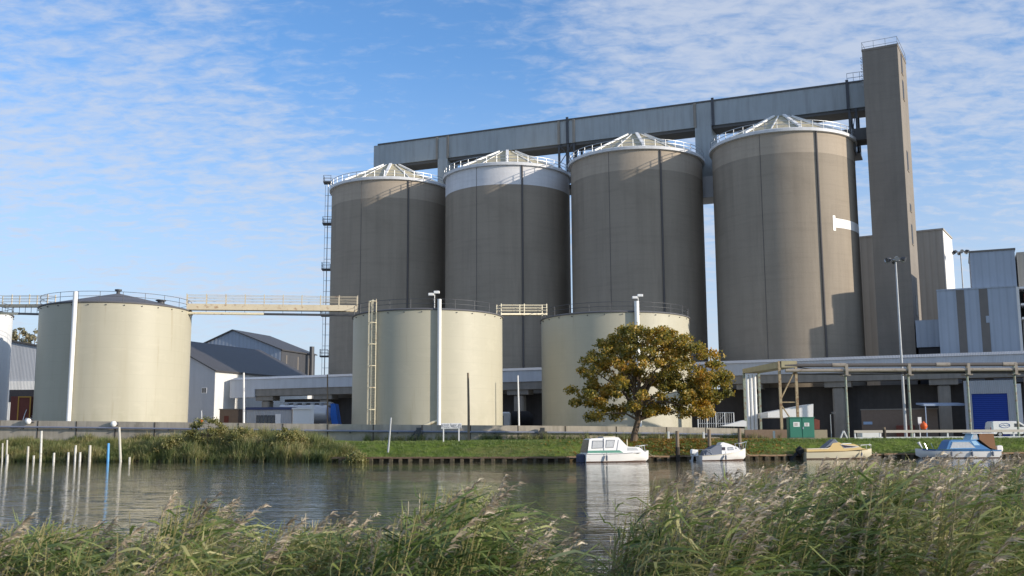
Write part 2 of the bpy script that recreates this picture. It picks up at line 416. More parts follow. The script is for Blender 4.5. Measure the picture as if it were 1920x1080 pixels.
# ---------------------------------------------------------------- the river
t = NT('river_water')
t.b.inputs['IOR'].default_value = 1.333
def wadd(terms):
    acc = None
    for f, k in terms:
        n_ = t.n.new('ShaderNodeMath'); n_.operation = 'MULTIPLY_ADD'; t.l.new(f, n_.inputs[0]); n_.inputs[1].default_value = k
        if acc is None: n_.inputs[2].default_value = 0
        else: t.l.new(acc, n_.inputs[2])
        acc = n_.outputs[0]
    return acc
hgt = wadd([(t.noise(.30, (.55, 1.3, 1), 2, .5, dist=.4), .9), (t.noise(.95, (.8, 1.5, 1), 3, .55, dist=.3), .50), (t.noise(2.9, (1.1, 1.5, 1), 3, .6), .34), (t.rng(t.noise(1.5, (.5, 1.5, 1), 3, .55, dist=.3), .54, .74), 1.1)])
sw = t.n.new('ShaderNodeSeparateXYZ'); t.l.new(t.tc.outputs['Object'], sw.inputs[0])
gust = t.n.new('ShaderNodeMath'); gust.operation = 'MULTIPLY'; t.l.new(hgt, gust.inputs[0])
g2 = t.n.new('ShaderNodeMath'); g2.operation = 'MULTIPLY'; shel = t.n.new('ShaderNodeValToRGB'); t.l.new(t.rng(sw.outputs['Y'], 30, 100), shel.inputs[0])      # calm water in the lee of the far bank
for i_, (p_, v_) in enumerate([(0, 1), (.35, .85), (.6, .55), (.8, .36), (1, .24)]):
    e_ = shel.color_ramp.elements[i_] if i_ < 2 else shel.color_ramp.elements.new(p_)
    e_.position = p_; e_.color = (v_, v_, v_, 1)
t.l.new(shel.outputs[0], g2.inputs[0]); t.l.new(t.rng(t.noise(.06, (.6, 1.6, 1), 2), .35, .65, .65, 1.3), g2.inputs[1])
t.l.new(g2.outputs[0], gust.inputs[1])
t.bump(gust.outputs[0], 1.0, .046)
m_water = t.fin((.012, .012, .009), .01, spec=.5)
wm = MB()
wy = [4.5]+list(np.arange(10, 121, 10.0))
wx = [-4000, -1000, -300]+list(np.arange(-150, 151, 15.0))+[300, 1000, 4000]
wm.add([(x, (y if y < 119 else 156), 0) for y in wy for x in wx], [(i*len(wx)+j, i*len(wx)+j+1, (i+1)*len(wx)+j+1, (i+1)*len(wx)+j) for i in range(len(wy)-1) for j in range(len(wx)-1)])
water = wm.build('river_water', m_water)
tag(water, 'rippled brown river reflecting the silos and cream tanks', 'river', kind='structure')

# ---------------------------------------------------------------- the row of silos (row frame: x along the row, y away from the river)
RA = R(-23.0)
C4 = Vector((43.32, 161.57, 0))
E1 = Vector((math.cos(RA), math.sin(RA), 0)); EN = Vector((-math.sin(RA), math.cos(RA), 0))
def row(s, off, z=0): return C4 + E1*s + EN*off + Vector((0, 0, z))
def rowhit(px, py, off):                                      # where a sight line meets an upright plane along the row
    d = ray(px, py); k = ((C4 + EN*off) - Vector((0, 0, CAMZ))).dot(EN)/d.dot(EN)
    p = Vector((0, 0, CAMZ)) + d*k
    return (p-C4).dot(E1), p.z
def hit(px, py, corner, rot):
    n_ = Vector((-math.sin(rot), math.cos(rot), 0)); e_ = Vector((math.cos(rot), math.sin(rot), 0)); o_ = Vector((0, 0, CAMZ))
    d = ray(px, py); c_ = Vector((corner.x, corner.y, 0)); p = o_+d*((c_-o_).dot(n_)/d.dot(n_))
    return (p-c_).dot(e_), p.z
SITE = 2.0
SR, SH = 11.0, 47.9
silo_s = [-71.33, -47.81, -24.19, 0]
def ring(r, z, n=72): return [(r*math.cos(2*math.pi*k/n), r*math.sin(2*math.pi*k/n), z) for k in range(n)]
def az(a): return R(a-90)-RA*0                                # world azimuth (deg right of the camera-facing -Y) -> angle
def silo(i, label, apex_px, pipe_az, seam_az, band):
    p = row(silo_s[i], 0, SITE); H = SH-SITE
    t = thing('concrete_silo', label, 'silo', p, 0, 'tall concrete silos standing in a row')
    MB().lathe([(SR, 0), (SR, H-3.75)], 96).build('wall', m_conc, t, True)
    MB().lathe([(SR+.012, H-3.75), (SR+.012, H-.55)], 96).build('painted_band', band, t, True)
    e = MB().lathe([(SR+.02, H-.55), (SR+.45, H-.5), (SR+.5, H-.1), (SR+.35, H+.02), (SR-.2, H+.12)], 96).build('eave', m_eave, t, True)
    za = at(*apex_px, p.y).z-SITE-.95
    n = 16; ap = 2.1
    MB().lathe([(SR-.2, H+.12), (ap, za-.2), (ap, za), (.05, za+.05)], n).build('roof', m_roofw, t)
    for k in range(n):
        w = 2*math.pi*k/n
        rb = MB(); d = Vector((math.cos(w), math.sin(w), 0)); q = Vector((-d.y, d.x, 0))
        a, b = d*(SR-.15)+Vector((0, 0, H+.12)), d*(ap+.05)+Vector((0, 0, za-.12))
        hw = .25 if k % 2 == 0 else .09; hh = .30 if k % 2 == 0 else .12
        rb.add([a-q*hw, a+q*hw, a+q*hw+Vector((0, 0, hh)), a-q*hw+Vector((0, 0, hh)), b-q*hw, b+q*hw, b+q*hw+Vector((0, 0, hh)), b-q*hw+Vector((0, 0, hh))],
               [(0, 1, 2, 3), (4, 7, 6, 5), (0, 4, 5, 1), (1, 5, 6, 2), (2, 6, 7, 3), (3, 7, 4, 0)])
        rb.build('roof_rib', m_rib, t)
    ra = MB()
    for z in (.6, 1.15): ra.path(ring(SR+.25, H+z), .055, 5, closed=True)
    for k in range(40):
        x, y, _ = ring(SR+.25, 0, 40)[k]; ra.tube((x, y, H-.05), (x, y, H+1.15), .055, n=5)
    ra.build('railing', m_steel, t)
    for a, rr, nm, mt in ((pipe_az, .16, 'downpipe', m_seam), (seam_az, .035, 'joint_strip', m_seam)):
        x, y = math.cos(az(a)), math.sin(az(a)); q = SR+rr*.6
        MB().tube((x*q, y*q, 0), (x*q, y*q, H-.5), rr, n=8).build(nm, mt, t, True)
    return t, H
s1, H = silo(0, 'tall concrete silo with a caged ladder and platforms up its left side', (735, 304), 22, -22, m_band)
silo(1, 'tall concrete silo with a wide white painted band round its top', (945, 279), 13, -28, m_bandw)
silo(2, 'tall beige topped concrete silo behind the autumn tree and the tank beside it', (1190, 247), 13.6, -30, m_band)
s4, _ = silo(3, 'tall concrete silo beside the square tower with a white patch on its side', (1480, 213), 12, -32, m_band)
# white patch on the nearest silo
pm = MB()
zp0, zp1 = at(1590, 427, 152).z-SITE, at(1590, 410, 152).z-SITE
pm.lathe([(SR+.03, zp0), (SR+.03, zp1)], 14, a0=az(24.5), a1=az(76))
pm.lathe([(SR+.035, zp0-.5), (SR+.035, zp1+.4)], 2, a0=az(23.6), a1=az(26.0))
pm.build('white_patch', m_white, s4, True)
# ladder of the leftmost silo
lad = MB(); cage = MB(); a = az(6.8-93)
d = Vector((math.cos(a), math.sin(a), 0)); q = Vector((-d.y, d.x, 0)); base = d*(SR+.75)
for sgn in (-.3, .3): lad.tube(base+q*sgn+Vector((0, 0, .3)), base+q*sgn+Vector((0, 0, H+1.2)), .05, n=5)
for k in range(60): lad.tube(base-q*.3+Vector((0, 0, .6+k*.76)), base+q*.3+Vector((0, 0, .6+k*.76)), .035, n=4)
for k in range(22):
    z = 3+k*2.0; lad.tube(d*SR+Vector((0, 0, z)), base+d*.5+Vector((0, 0, z)), .05, n=4)
lad.tube(base+d*.5+Vector((0, 0, 3)), base+d*.5+Vector((0, 0, H+1)), .05, n=4)
lad.build('ladder', m_steel, s1)
for py in (344, 421, 506, 592, 668):
    z = at(612, py, s1.location.y).z-SITE
    pf = MB()
    def slab(a0, a1, b0, b1, z0, z1):
        v = [d*aa+q*bb+Vector((0, 0, zz)) for zz in (z0, z1) for bb in (b0, b1) for aa in (a0, a1)]
        pf.add(v, [(0, 2, 3, 1), (4, 5, 7, 6), (0, 1, 5, 4), (2, 6, 7, 3), (0, 4, 6, 2), (1, 3, 7, 5)])
    slab(SR+.01, SR+1.6, -1.0, 1.0, z-.2, z)
    for zz in (.55, 1.1):
        pf.path([d*(SR+.1)+q*1+Vector((0, 0, z+zz)), d*(SR+1.55)+q*1+Vector((0, 0, z+zz)), d*(SR+1.55)-q*1+Vector((0, 0, z+zz)), d*(SR+.1)-q*1+Vector((0, 0, z+zz))], .04, 4)
    for aa, bb in ((SR+1.55, 1), (SR+1.55, -1), (SR+1.55, 0), (SR+.2, 1), (SR+.2, -1)):
        pf.tube(d*aa+q*bb+Vector((0, 0, z)), d*aa+q*bb+Vector((0, 0, z+1.1)), .04, n=4)
    pf.build('platform', m_steeld, s1)

# ---------------------------------------------------------------- the high conveyor gallery over the silos
GF = 3.4
sL, zT = rowhit(701, 275, GF); _, zT2 = rowhit(1500, 167, GF); zT = (zT+zT2)/2
zB = zT-4.15
TS0 = 13.15                                                  # tower's near edge along the row
g = thing('conveyor_gallery', 'long grey enclosed conveyor gallery running over the silo tops to the tower', 'conveyor gallery', row(0, 0, 0), RA)
MB().box(sL, TS0-.01, GF, GF+4.5, zB, zT).build('gallery_body', m_gal, g)
MB().box(sL+.9, TS0-.01, GF-.12, GF+4.6, zT+.003, zT+.28).build('roof', m_galdark, g)
MB().box(sL+3, TS0-.01, GF+.25, GF+4.2, zB-.5, zB-.003).build('underside_beam', m_galdark, g)
for px in (820, 840, 1048, 1064, 1076, 1304, 1338, 1593):
    s, _ = rowhit(px, 250, GF); dark = px in (1064, 1338, 1593)
    MB().box(s-.22, s+.22, GF-.2, GF-.003, zB-.1, zT+(.6 if dark else .05)).build('cover_strip', m_steeld if dark else m_beam, g)
for a_, b_ in ((819, 841), (1303, 1338)):                    # enclosed legs dropping between the silos
    s0, _ = rowhit(a_+2, 300, GF); s1_, _ = rowhit(b_-2, 300, GF)
    MB().box(s0, s1_, GF-.08, GF+4.4, SH-2.6, zB-.01).build('support_shaft', m_gal, g)
    MB().box(s0-.6, s1_+.5, GF-.5, GF+4.6, SH-6.2, SH-2.61).build('shaft_foot', m_low, g)
sA, _ = rowhit(1048, 290, GF); sB, _ = rowhit(1076, 290, GF)
tr = MB()
for s in (sA, (sA+sB)/2+.3, sB):
    for o_ in (GF, GF+4.2): tr.box(s-.18, s+.18, o_, o_+.3, SH-1.5, zB)
for k in range(2):
    z0 = SH-1.5+k*(zB-SH+1.5)/2; z1 = z0+(zB-SH+1.5)/2
    tr.tube((sA, GF, z0), (sB, GF, z1), .08, n=4); tr.tube((sB, GF, z0), (sA, GF, z1), .08, n=4)
tr.box(sA-.8, sB+.8, GF-.3, GF+4.5, SH-2.2, SH-1.5)
tr.build('steel_trestle', m_steeld, g)
sA, _ = rowhit(1593, 225, GF); sB, _ = rowhit(1606, 225, GF)
tr = MB()
for s in (sA, sB):
    for o_ in (GF, GF+4.2): tr.box(s-.16, s+.16, o_, o_+.3, SH-1, zB)
tr.box(sA-.3, sB+.3, GF-.1, GF+4.6, SH-1.3, SH-1.003); tr.tube((sA, GF, SH), (sB, GF, zB), .08, n=4); tr.tube((sB, GF, SH), (sA, GF, zB), .08, n=4)
tr.build('steel_trestle', m_steeld, g)
rl = MB()
s0, _ = rowhit(1588, 150, GF)
for z in (.9, 1.7): rl.tube((s0, GF, zT+z), (TS0, GF, zT+z), .05, n=4)
for k in range(4): rl.tube((s0+k*(TS0-s0)/3, GF, zT+.2), (s0+k*(TS0-s0)/3, GF, zT+1.7), .05, n=4)
rl.build('railing', m_steel, g)
z0 = rowhit(1612, 262, -1)[1]; z1 = rowhit(1612, 240, -1)[1]
MB().box(9.2, TS0-.01, -1.0, 2.5, z0, z1).build('link_bridge', m_galdark, g)
MB().box(9.9, 11.2, -.9, 2.4, z0-1.6, z0-.01).build('bridge_bracket', m_galdark, g)

# ---------------------------------------------------------------- square lift tower
TA = R(-28.3)
tb = row(TS0, -3.65, 0)
zTow = at(1620, 97, tb.y).z
t_ = thing('lift_tower', 'tall narrow square concrete lift tower at the end of the gallery', 'tower', (tb.x, tb.y, 0), TA)
TW, TD = 5.15, 9.0
MB().box(0, TW, 0, TD, SITE, zTow).build('tower_body', m_towerc, t_)
MB().box(-.06, TW+.06, -.06, TD+.06, zTow+.003, zTow+.35).build('parapet', m_towerc, t_)
for py in (125, 173, 305, 392, 442, 575):
    zc2 = at(1705, py, tb.y+2).z
    h = .55 if py == 392 else 1.5
    w = MB().box(TW+.003, TW+.03, 3.2, 4.6, zc2-h, zc2+h).build('window', m_darkwin, t_)
    MB().box(TW+.03, TW+.08, 3.0, 4.8, zc2-h-.15, zc2-h).build('sill', m_towerc, w)
rl = MB()
for z in (.7, 1.5): rl.path([(0, .1, zTow+z), (TW, .1, zTow+z), (TW, TD-.1, zTow+z), (0, TD-.1, zTow+z)], .045, 4, closed=True)
for x in (0, TW/3, TW*2/3, TW): rl.tube((x, .1, zTow+.3), (x, .1, zTow+1.5), .045, n=4); rl.tube((x, TD-.1, zTow+.3), (x, TD-.1, zTow+1.5), .045, n=4)
rl.tube((TW*.6, TD*.5, zTow+.3), (TW*.6, TD*.5, zTow+2.0), .06, n=4); rl.tube((TW*.6, TD*.5, zTow+2.0), (TW*.98, TD*.5, zTow+2.0), .05, n=4)
rl.build('railing', m_steel, t_)
rg = MB()
for k in range(9): rg.path([(-.003, 1.5, zTow-.4-k*.55), (-.5, 1.5, zTow-.4-k*.55), (-.5, 2.3, zTow-.4-k*.55), (-.003, 2.3, zTow-.4-k*.55)], .045, 4)
rg.build('ladder_hoops', m_steel, t_)

# ---------------------------------------------------------------- low corrugated gallery in front of the silos
LF = -15.0
zlt = [rowhit(x, y, LF)[1] for x, y in ((560, 704), (1478, 674), (1880, 664))]
LT = sum(zlt)/3
sL, _ = rowhit(432, 715, LF)
lg = thing('covered_gallery', 'low corrugated grey covered gallery on concrete columns in front of the silos', 'gallery', row(0, 0, 0), RA)
SE = 60
MB().box(sL, SE, LF, LF+3.0, LT-2.0, LT-.25).build('gallery_body', m_low, lg)
MB().prism([(LF-.15, LT-.25), (LF+1.5, LT+.25), (LF+3.15, LT-.25)], sL-.1, SE, 'x').build('roof', m_lowroof, lg)
s2, _ = rowhit(478, 730, LF)
MB().box(s2, SE, LF+.15, LF+2.85, LT-3.2, LT-2.003).build('beam', m_beam, lg)
MB().box(sL, s2-.01, LF-.05, LF+2.9, LT-3.4, LT-2.003).build('end_cladding', m_low, lg)
for s in (-88, -76, -64, -52, -40, -28, -16, -4, 8.2, 21.8, 34, 46):
    cpt = MB().bbox(s-.8, s+.8, LF+.6, LF+2.2, SITE-.5, LT-4.0, .2).build('column', m_beam, lg)
    MB().box(s-1.8, s+1.8, LF+.4, LF+2.5, LT-3.99, LT-3.203).build('column_head', m_beam, cpt)
# added base block under the silos, undercroft shade put into its dark colour
MB().box(-86, 60, -11.35, 8, SITE-.5, 9.2).build('silo_shade_base', mk('undercroft_shade', (.075, .07, .068), .9, var=.25, streak=.4), None, loc=row(0, 0, 0), rotz=RA)
tag(bpy.data.objects['silo_shade_base'], 'added dark block beneath the row of silos with the undercroft shade in its colour', 'plinth')
# ---------------------------------------------------------------- buildings on the right
def rowbox(mb, px0, px1, pytop, off, depth, z0=SITE-.3, py_at=None):
    s0, z = rowhit(px0, pytop, off); s1, _ = rowhit(px1, pytop, off)
    mb.box(s0, s1, off, off+depth, z0, z)
    return s0, s1, z
b = thing('process_building', 'tall beige building behind the square tower with a white sunlit end wall', 'building', row(0, 0, 0), RA)
cn_ = at(1766, 431, 176); b.location = (cn_.x, 176, 0); b.rotation_euler.z = R(-31); zz = cn_.z
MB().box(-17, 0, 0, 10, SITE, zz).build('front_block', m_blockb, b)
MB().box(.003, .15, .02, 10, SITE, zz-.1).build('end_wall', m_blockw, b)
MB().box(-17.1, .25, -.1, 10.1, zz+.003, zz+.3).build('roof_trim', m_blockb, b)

b = thing('clad_building', 'blue grey clad building with two dark vertical strips and a taller block behind', 'building', row(0, 0, 0), RA)
BO = -10.0
s0_, z0_ = rowhit(1756, 546, BO); s1_, _ = rowhit(1905, 543, BO)
MB().box(s0_, s1_, BO, BO+10, SITE, z0_).build('front_block', m_blockg, b)
for a_, c_ in ((1796, 1811), (1839, 1855)):
    sa, _ = rowhit(a_, 600, BO); sb, _ = rowhit(c_, 600, BO)
    MB().box(sa, sb, BO-.06, BO-.003, 9, z0_-.02).build('dark_strip', m_blockd, b)
sa, _ = rowhit(1855, 590, BO); sb, _ = rowhit(1848, 590, BO)
MB().box(sb, sa, BO-.12, BO-.07, at(1850, 603, 140).z, at(1850, 590, 140).z).build('patch_panel', m_blockg, b)
s2_, z2_ = rowhit(1818, 474, BO+2); s3_, _ = rowhit(1902, 468, BO+2)
MB().box(s2_, s3_, BO+2, BO+12, z0_+.003, z2_).build('upper_block', m_blockg, b)
MB().box(s2_-.08, s3_+.12, BO+1.9, BO+12.1, z2_+.003, z2_+.25).build('roof_trim', m_blockd, b)
MB().box(s0_-.05, s1_+.05, BO-.08, BO+1.9, z0_+.003, z0_+.2).build('parapet', m_blockg, b)
MB().box(s1_+.003, s1_+.35, BO-.05, BO+.3, SITE, z0_-.02).build('corner_trim', m_blockw, b)

b = thing('low_annex', 'low blue grey annex between the tower foot and the clad building', 'building', row(0, 0, 0), RA)
s2_, z2_ = rowhit(1716, 601, -6); s3_, _ = rowhit(1760, 600, -6); zl = rowhit(1730, 651, -6)[1]
MB().box(s2_, s3_, -6, 4, zl, z2_).build('cladding', m_blockg, b)
MB().box(s2_+.2, s3_-.1, -5.6, 3.8, SITE, zl-.01).build('dark_base', m_darkwin, b)

b = thing('plant_frame', 'grey plant building with open floors and red machinery at the right edge of the view', 'building', row(0, 0, 0), RA)
s4_, z4_ = rowhit(1906, 472, BO+3); s5_ = s4_+14
zf = [SITE, rowhit(1912, 600, BO+3)[1], rowhit(1912, 574, BO+3)[1], rowhit(1912, 543, BO+3)[1]]
MB().box(s4_, s5_, BO+3.5, BO+12, zf[3]+.3, z4_).build('upper_wall', m_blockb, b)
for z in zf[1:]: MB().box(s4_, s5_, BO+2.0, BO+12, z, z+.28).build('floor_slab', m_eave, b)
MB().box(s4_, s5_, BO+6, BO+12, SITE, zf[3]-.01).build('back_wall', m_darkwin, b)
MB().box(s4_+.1, s5_, BO+3, BO+5.9, SITE, zf[1]-.01).build('lower_wall', m_beam, b)
for z in zf[1:3]:
    for k in range(5): MB().bbox(s4_+.5+k*2.6, s4_+2.3+k*2.6, BO+3, BO+4.8, z+.29, z+1.8, .1).build('machine', m_redbrown, b)

# mast lights
def mast(px, pytop, Y, hw, label):
    top = at(px, pytop, Y); foot = at(px, 800, Y)
    t = thing('mast_light', label, 'mast light', (top.x, Y, SITE), 0, 'tall floodlight masts in the yard')
    h = top.z-SITE
    MB().path([(0, 0, -.3), (0, 0, h*.45), (0, 0, h)], [.20, .15, .10], 10).build('pole', m_steel, t, True)
    MB().lathe([(.35, h-.15), (.45, h), (.35, h+.12), (.05, h+.16)], 12).build('head_ring', m_steel, t, True)
    for k in range(6):
        w = 2*math.pi*(k+.3)/6; c, s = math.cos(w), math.sin(w)
        f = MB(); f.tube((c*.4, s*.4, h), (c*hw*.6, s*hw*.6, h+.12), .05, n=5)
        f.path([(c*hw*.55, s*hw*.55, h+.16), (c*hw*.7, s*hw*.7, h+.1), (c*hw, s*hw, h-.04)], [.12, .26, .3], 8)
        f.build('floodlight', m_steeld if k % 2 else m_steel, t)
mast(1679, 488, 126, 1.25, 'tall pale mast with floodlights in front of the square tower')
mast(1801, 473, 175, 1.35, 'slim mast with floodlights standing behind the clad building')

# ---------------------------------------------------------------- storage tanks
def tank(px, Y, pytop, Rt, label, paint, roof_apex=None, pipe=None, ladder=None):
    zr = at(px, pytop, Y-Rt).z
    c = at(px, pytop, Y); H = zr-SITE
    t = thing('storage_tank', label, 'storage tank', (c.x, Y, SITE), 0, 'round storage tanks along the flood wall')
    MB().lathe([(Rt, -.1), (Rt, H-.25)], 96).build('shell', paint, t, True)
    MB().lathe([(Rt+.08, -.1), (Rt+.1, .12), (Rt+.003, .16)], 96).build('base_ring', m_whitepipe, t)
    MB().lathe([(Rt+.003, H-.25), (Rt+.14, H-.22), (Rt+.16, H-.1), (Rt-.1, H)], 96).build('rim', m_tankroof, t, True)
    za = (at(*roof_apex, Y).z-SITE) if roof_apex else H+.45
    MB().lathe([(Rt-.1, H), (.02, za)], 64).build('roof', m_tankroof, t, True)
    if roof_apex:
        MB().lathe([(.22, za-.1), (.22, za+.28), (.42, za+.3), (.42, za+.48), (.05, za+.54)], 14).build('vent', m_steeld, t)
        x, y = 6.2, -2.5
        MB().lathe([(.4, H+.2), (.4, H+.72), (.62, H+.74), (.62, H+.84), (.05, H+.9)], 14, c=(x, y)).build('hatch', m_steeld, t)
    ra = MB()
    for z in (.55, 1.1): ra.path(ring(Rt-.05, H+z, 64), .028, 5, closed=True)
    for k in range(22):
        x, y, _ = ring(Rt-.05, 0, 22)[k]; ra.tube((x, y, H-.05), (x, y, H+1.1), .03, n=5)
    ra.build('railing', m_steeld, t)
    br = MB()
    for k in range(28):
        w = 2*math.pi*k/28; x, y = math.cos(w), math.sin(w)
        br.tube((x*(Rt-.02), y*(Rt-.02), H-.5), (x*(Rt+.14), y*(Rt+.14), H-.45), .06, n=5)
    br.build('bracket', m_steeld, t)
    if pipe is not None:
        a, up, rad, flood = pipe
        x, y = math.cos(az(a)), math.sin(az(a)); q = Rt+rad+.12
        p = MB().path([(x*q, y*q, 0), (x*q, y*q, H+up)], rad, 12)
        po_ = p.build('overflow_pipe', m_whitepipe, t, True)
        for k in range(7): MB().tube((x*(Rt-.01), y*(Rt-.01), 1+k*(H-1.5)/6), (x*q, y*q, 1+k*(H-1.5)/6), .05, n=5).build('pipe_clamp', m_creamsteel, po_)
        if flood:
            f = MB(); q2 = Rt-.5; x, y = math.cos(az(a-flood)), math.sin(az(a-flood))
            f.tube((x*q2, y*q2, H), (x*q2, y*q2, H+1.9), .05, n=6)
            f.bbox(x*q2-.75, x*q2-.1, y*q2-.25, y*q2+.25, H+1.55, H+1.85, .05); f.bbox(x*q2-.1, x*q2+.6, y*q2-.25, y*q2+.25, H+1.8, H+2.1, .05)
            f.build('floodlight', m_whitepipe, t)
    if ladder is not None:
        a = az(ladder); d = Vector((math.cos(a), math.sin(a), 0)); q = Vector((-d.y, d.x, 0)); b0 = d*(Rt+.25)
        l = MB()
        for s in (-.28, .28): l.tube(b0+q*s+Vector((0, 0, .1)), b0+q*s+Vector((0, 0, H+1.3)), .045, n=5)
        for k in range(int(H/.32)): l.tube(b0-q*.28+Vector((0, 0, .3+k*.32)), b0+q*.28+Vector((0, 0, .3+k*.32)), .028, n=4)
        l.build('ladder', m_creamsteel, t)
        cg = MB()
        def hoop(z): return [b0+q*(.46*math.cos(w))+d*(.1+.75*math.sin(w))+Vector((0, 0, z)) for w in [math.pi*k/10 for k in range(11)]]
        for k in range(7): cg.path(hoop(1.0+k*(H)/6), .05, 5)
        for k in (0, 3, 5, 7, 10): cg.tube(hoop(1.0)[k], hoop(1.0+H)[k], .035, n=4)
        cg.build('ladder_cage', m_creamsteel, t)
    return t, H
tk1, H1 = tank(221, 128, 563, 8.85, 'cream storage tank standing alone left of the sheds with a grey cone roof', m_cream, (228, 550), (-9, 1.0, .26, 0))
tk2, H2 = tank(803, 133, 577, 9.53, 'cream storage tank in the middle with a caged ladder down its side', m_cream, None, (12.4, 1.0, .24, 3), -37)
tk3, H3 = tank(1152, 138, 582, 9.8, 'cream storage tank partly hidden behind the autumn tree', m_cream, None, (10, 1.1, .30, -3))
tk0, H0 = tank(-122, 136, 568, 9.4, 'white storage tank cut off by the left edge of the view', m_whitetank)
# tube shaped for a slanting shadow on the middle tank; left tank's spiral stair
x, y = math.cos(az(12.4)), math.sin(az(12.4))
pa = Vector((x*9.8, y*9.8, 2.3)); pts = [pa]
for k in range(1, 7):
    a = az(12.4-k*4.6); pts.append(Vector((math.cos(a)*9.65, math.sin(a)*9.65, 2.3-k*.30)))
MB().path(pts, .16, 8).build('shadow_tube', m_creamsteel, tk2, True)
st_ = MB(); n = 40
for k in range(n):
    a = az(-58-k*2.4); a2 = az(-58-(k+1)*2.4+.5); z = .3+k*(H1-5)/n
    p = [(math.cos(w)*r, math.sin(w)*r) for w in (a, a2) for r in (8.87, 9.85)]
    st_.prism([p[0], p[1], p[3], p[2]], z, z+.06, 'z')
st_.path([(math.cos(az(-58-k*2.4))*9.85, math.sin(az(-58-k*2.4))*9.85, 1.3+k*(H1-5)/n) for k in range(n)], .05, 5)
st_.path([(math.cos(az(-58-k*2.4))*9.87, math.sin(az(-58-k*2.4))*9.87, .2+k*(H1-5)/n) for k in range(n)], .12, 5)
st_.build('spiral_stair', m_whitepipe, tk1)

# walkway bridges between the tanks
def bridge(p0, p1, label, posts, m, beam=.62, pipe=None, rails=3):
    p0, p1 = Vector(p0), Vector(p1); L = (p1-p0).length; a = math.atan2(p1.y-p0.y, p1.x-p0.x)
    slope = (p1.z-p0.z)/L
    t = thing('walkway_bridge', label, 'walkway', p0, a, 'steel walkways between the storage tanks')
    def Z(x): return x*slope
    def bar(mb, x0, x1, y0, y1, z0, z1):
        mb.add([(x, y, z+Z(x)) for z in (z0, z1) for y in (y0, y1) for x in (x0, x1)], [(0, 2, 3, 1), (4, 5, 7, 6), (0, 1, 5, 4), (2, 6, 7, 3), (0, 4, 6, 2), (1, 3, 7, 5)])
    for y in (-.55, .5):
        q = MB(); bar(q, 0, L, y, y+.06, -beam, -.003); q.build('side_beam', m, t)
    q = MB(); bar(q, 0, L, -.48, .49, -.12, -.04); q.build('deck', m_rust, t)
    for y in (-.52, .53):
        q = MB()
        for k in range(rails): q.tube((0, y, Z(0)+.4+k*.35*3/rails), (L, y, Z(L)+.4+k*.35*3/rails), .028, n=5)
        for k in range(posts): q.box(L*k/(posts-1)-.05, L*k/(posts-1)+.05, y-.05, y+.05, Z(L*k/(posts-1))-.25, Z(L*k/(posts-1))+1.25)
        q.build('handrail', m, t)
    if pipe:
        n = 9; sp = [(L*k/n, -.2, Z(L*k/n)-1.15-.12*(k/n)) for k in range(n+1)]
        MB().path([(-.3, -.2, -1.9), (0, -.2, -1.25)]+sp[:5], .17, 8).build('hung_pipe', m_creamsteel, t, True)
        MB().path(sp[4:], .15, 8).build('hung_pipe', m_steeld, t, True)
        q = MB()
        for k in range(n+1): q.tube((sp[k][0], -.2, sp[k][2]), (sp[k][0], -.2, Z(sp[k][0])-.3), .03, n=4)
        q.build('pipe_hanger', m_steeld, t)
    return t
c1, c2, c3, c0 = tk1.location, tk2.location, tk3.location, tk0.location
za = at(362, 570, 128).z; zb = at(664, 574, 133).z
bridge((c1.x+8.6, 128, za), (c2.x-9.1, 132.6, zb), 'long rusty cream walkway bridge between the left tank and the ladder tank', 10, m_rust, .75, True)
bridge((c2.x+9.1, 133, at(947, 588, 133).z), (c3.x-9.4, 137, at(1012, 588, 137).z), 'short pale railed walkway bridge between the two right hand tanks', 3, m_creamsteel, .2, False)
bridge((c0.x+8.9, 135, at(18, 571, 135).z), (c1.x-8.5, 128.5, at(84, 571, 128.5).z), 'short walkway bridge running to the tank at the left edge', 4, m_rust, .35, True)

# ---------------------------------------------------------------- sheds on the left
def shed(name, label, corner, rot, w_left, eave, peak_dx, peak, depth, walls, side, roofm, right_w):
    """corner: front right ground corner; local x runs left along the gable (negative), y goes back"""
    t = thing(name, label, 'shed', (corner.x, corner.y, SITE), rot)
    MB().prism([(-w_left, -.2), (0, -.2), (0, eave), (-peak_dx, peak), (-w_left, eave+(peak-eave)*max(0, 1-(w_left-peak_dx)/max(peak_dx, .1)))], 0, depth, 'y').build('wall', walls, t)
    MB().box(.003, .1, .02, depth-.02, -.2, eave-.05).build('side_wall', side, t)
    sl_ = (peak-eave)/peak_dx
    MB().prism([(.5, eave-.5*sl_+.02), (-peak_dx, peak+.02), (-w_left-.3, eave+.0+(peak-eave)*max(0, 1-(w_left-peak_dx)/max(peak_dx, .1))+.02),
                (-w_left-.3, eave+(peak-eave)*max(0, 1-(w_left-peak_dx)/max(peak_dx, .1))+.25), (-peak_dx, peak+.27), (.5, eave-.5*sl_+.27)], -.4, depth+.4, 'y').build('roof', roofm, t)
    return t
YB = 226
cb = at(527, 656, YB); px_, pz_ = hit(437, 620, cb, R(-18))
m_whshade = mk_corr('warehouse_shaded_side', (.07, .072, .08), 1.4)  # shade on the right wall put into a far darker colour
sb_ = shed('warehouse', 'big grey gabled warehouse behind the low white shed', cb, R(-18), 2*abs(px_), cb.z-SITE, abs(px_), pz_-SITE, 15, m_blockg, m_whshade, m_shedroof, 0)
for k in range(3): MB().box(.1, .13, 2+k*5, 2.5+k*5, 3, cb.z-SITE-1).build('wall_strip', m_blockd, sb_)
ch = at(585, 650, 236)
MB().tube((ch.x, ch.y, SITE), (ch.x, ch.y, ch.z), .55, n=10).build('chimney', m_steeld, None)
o = bpy.data.objects['chimney']; tag(o, 'thin dark chimney pipe beside the grey warehouse end', 'chimney')
YA = 183
ca = at(403, 695, YA)
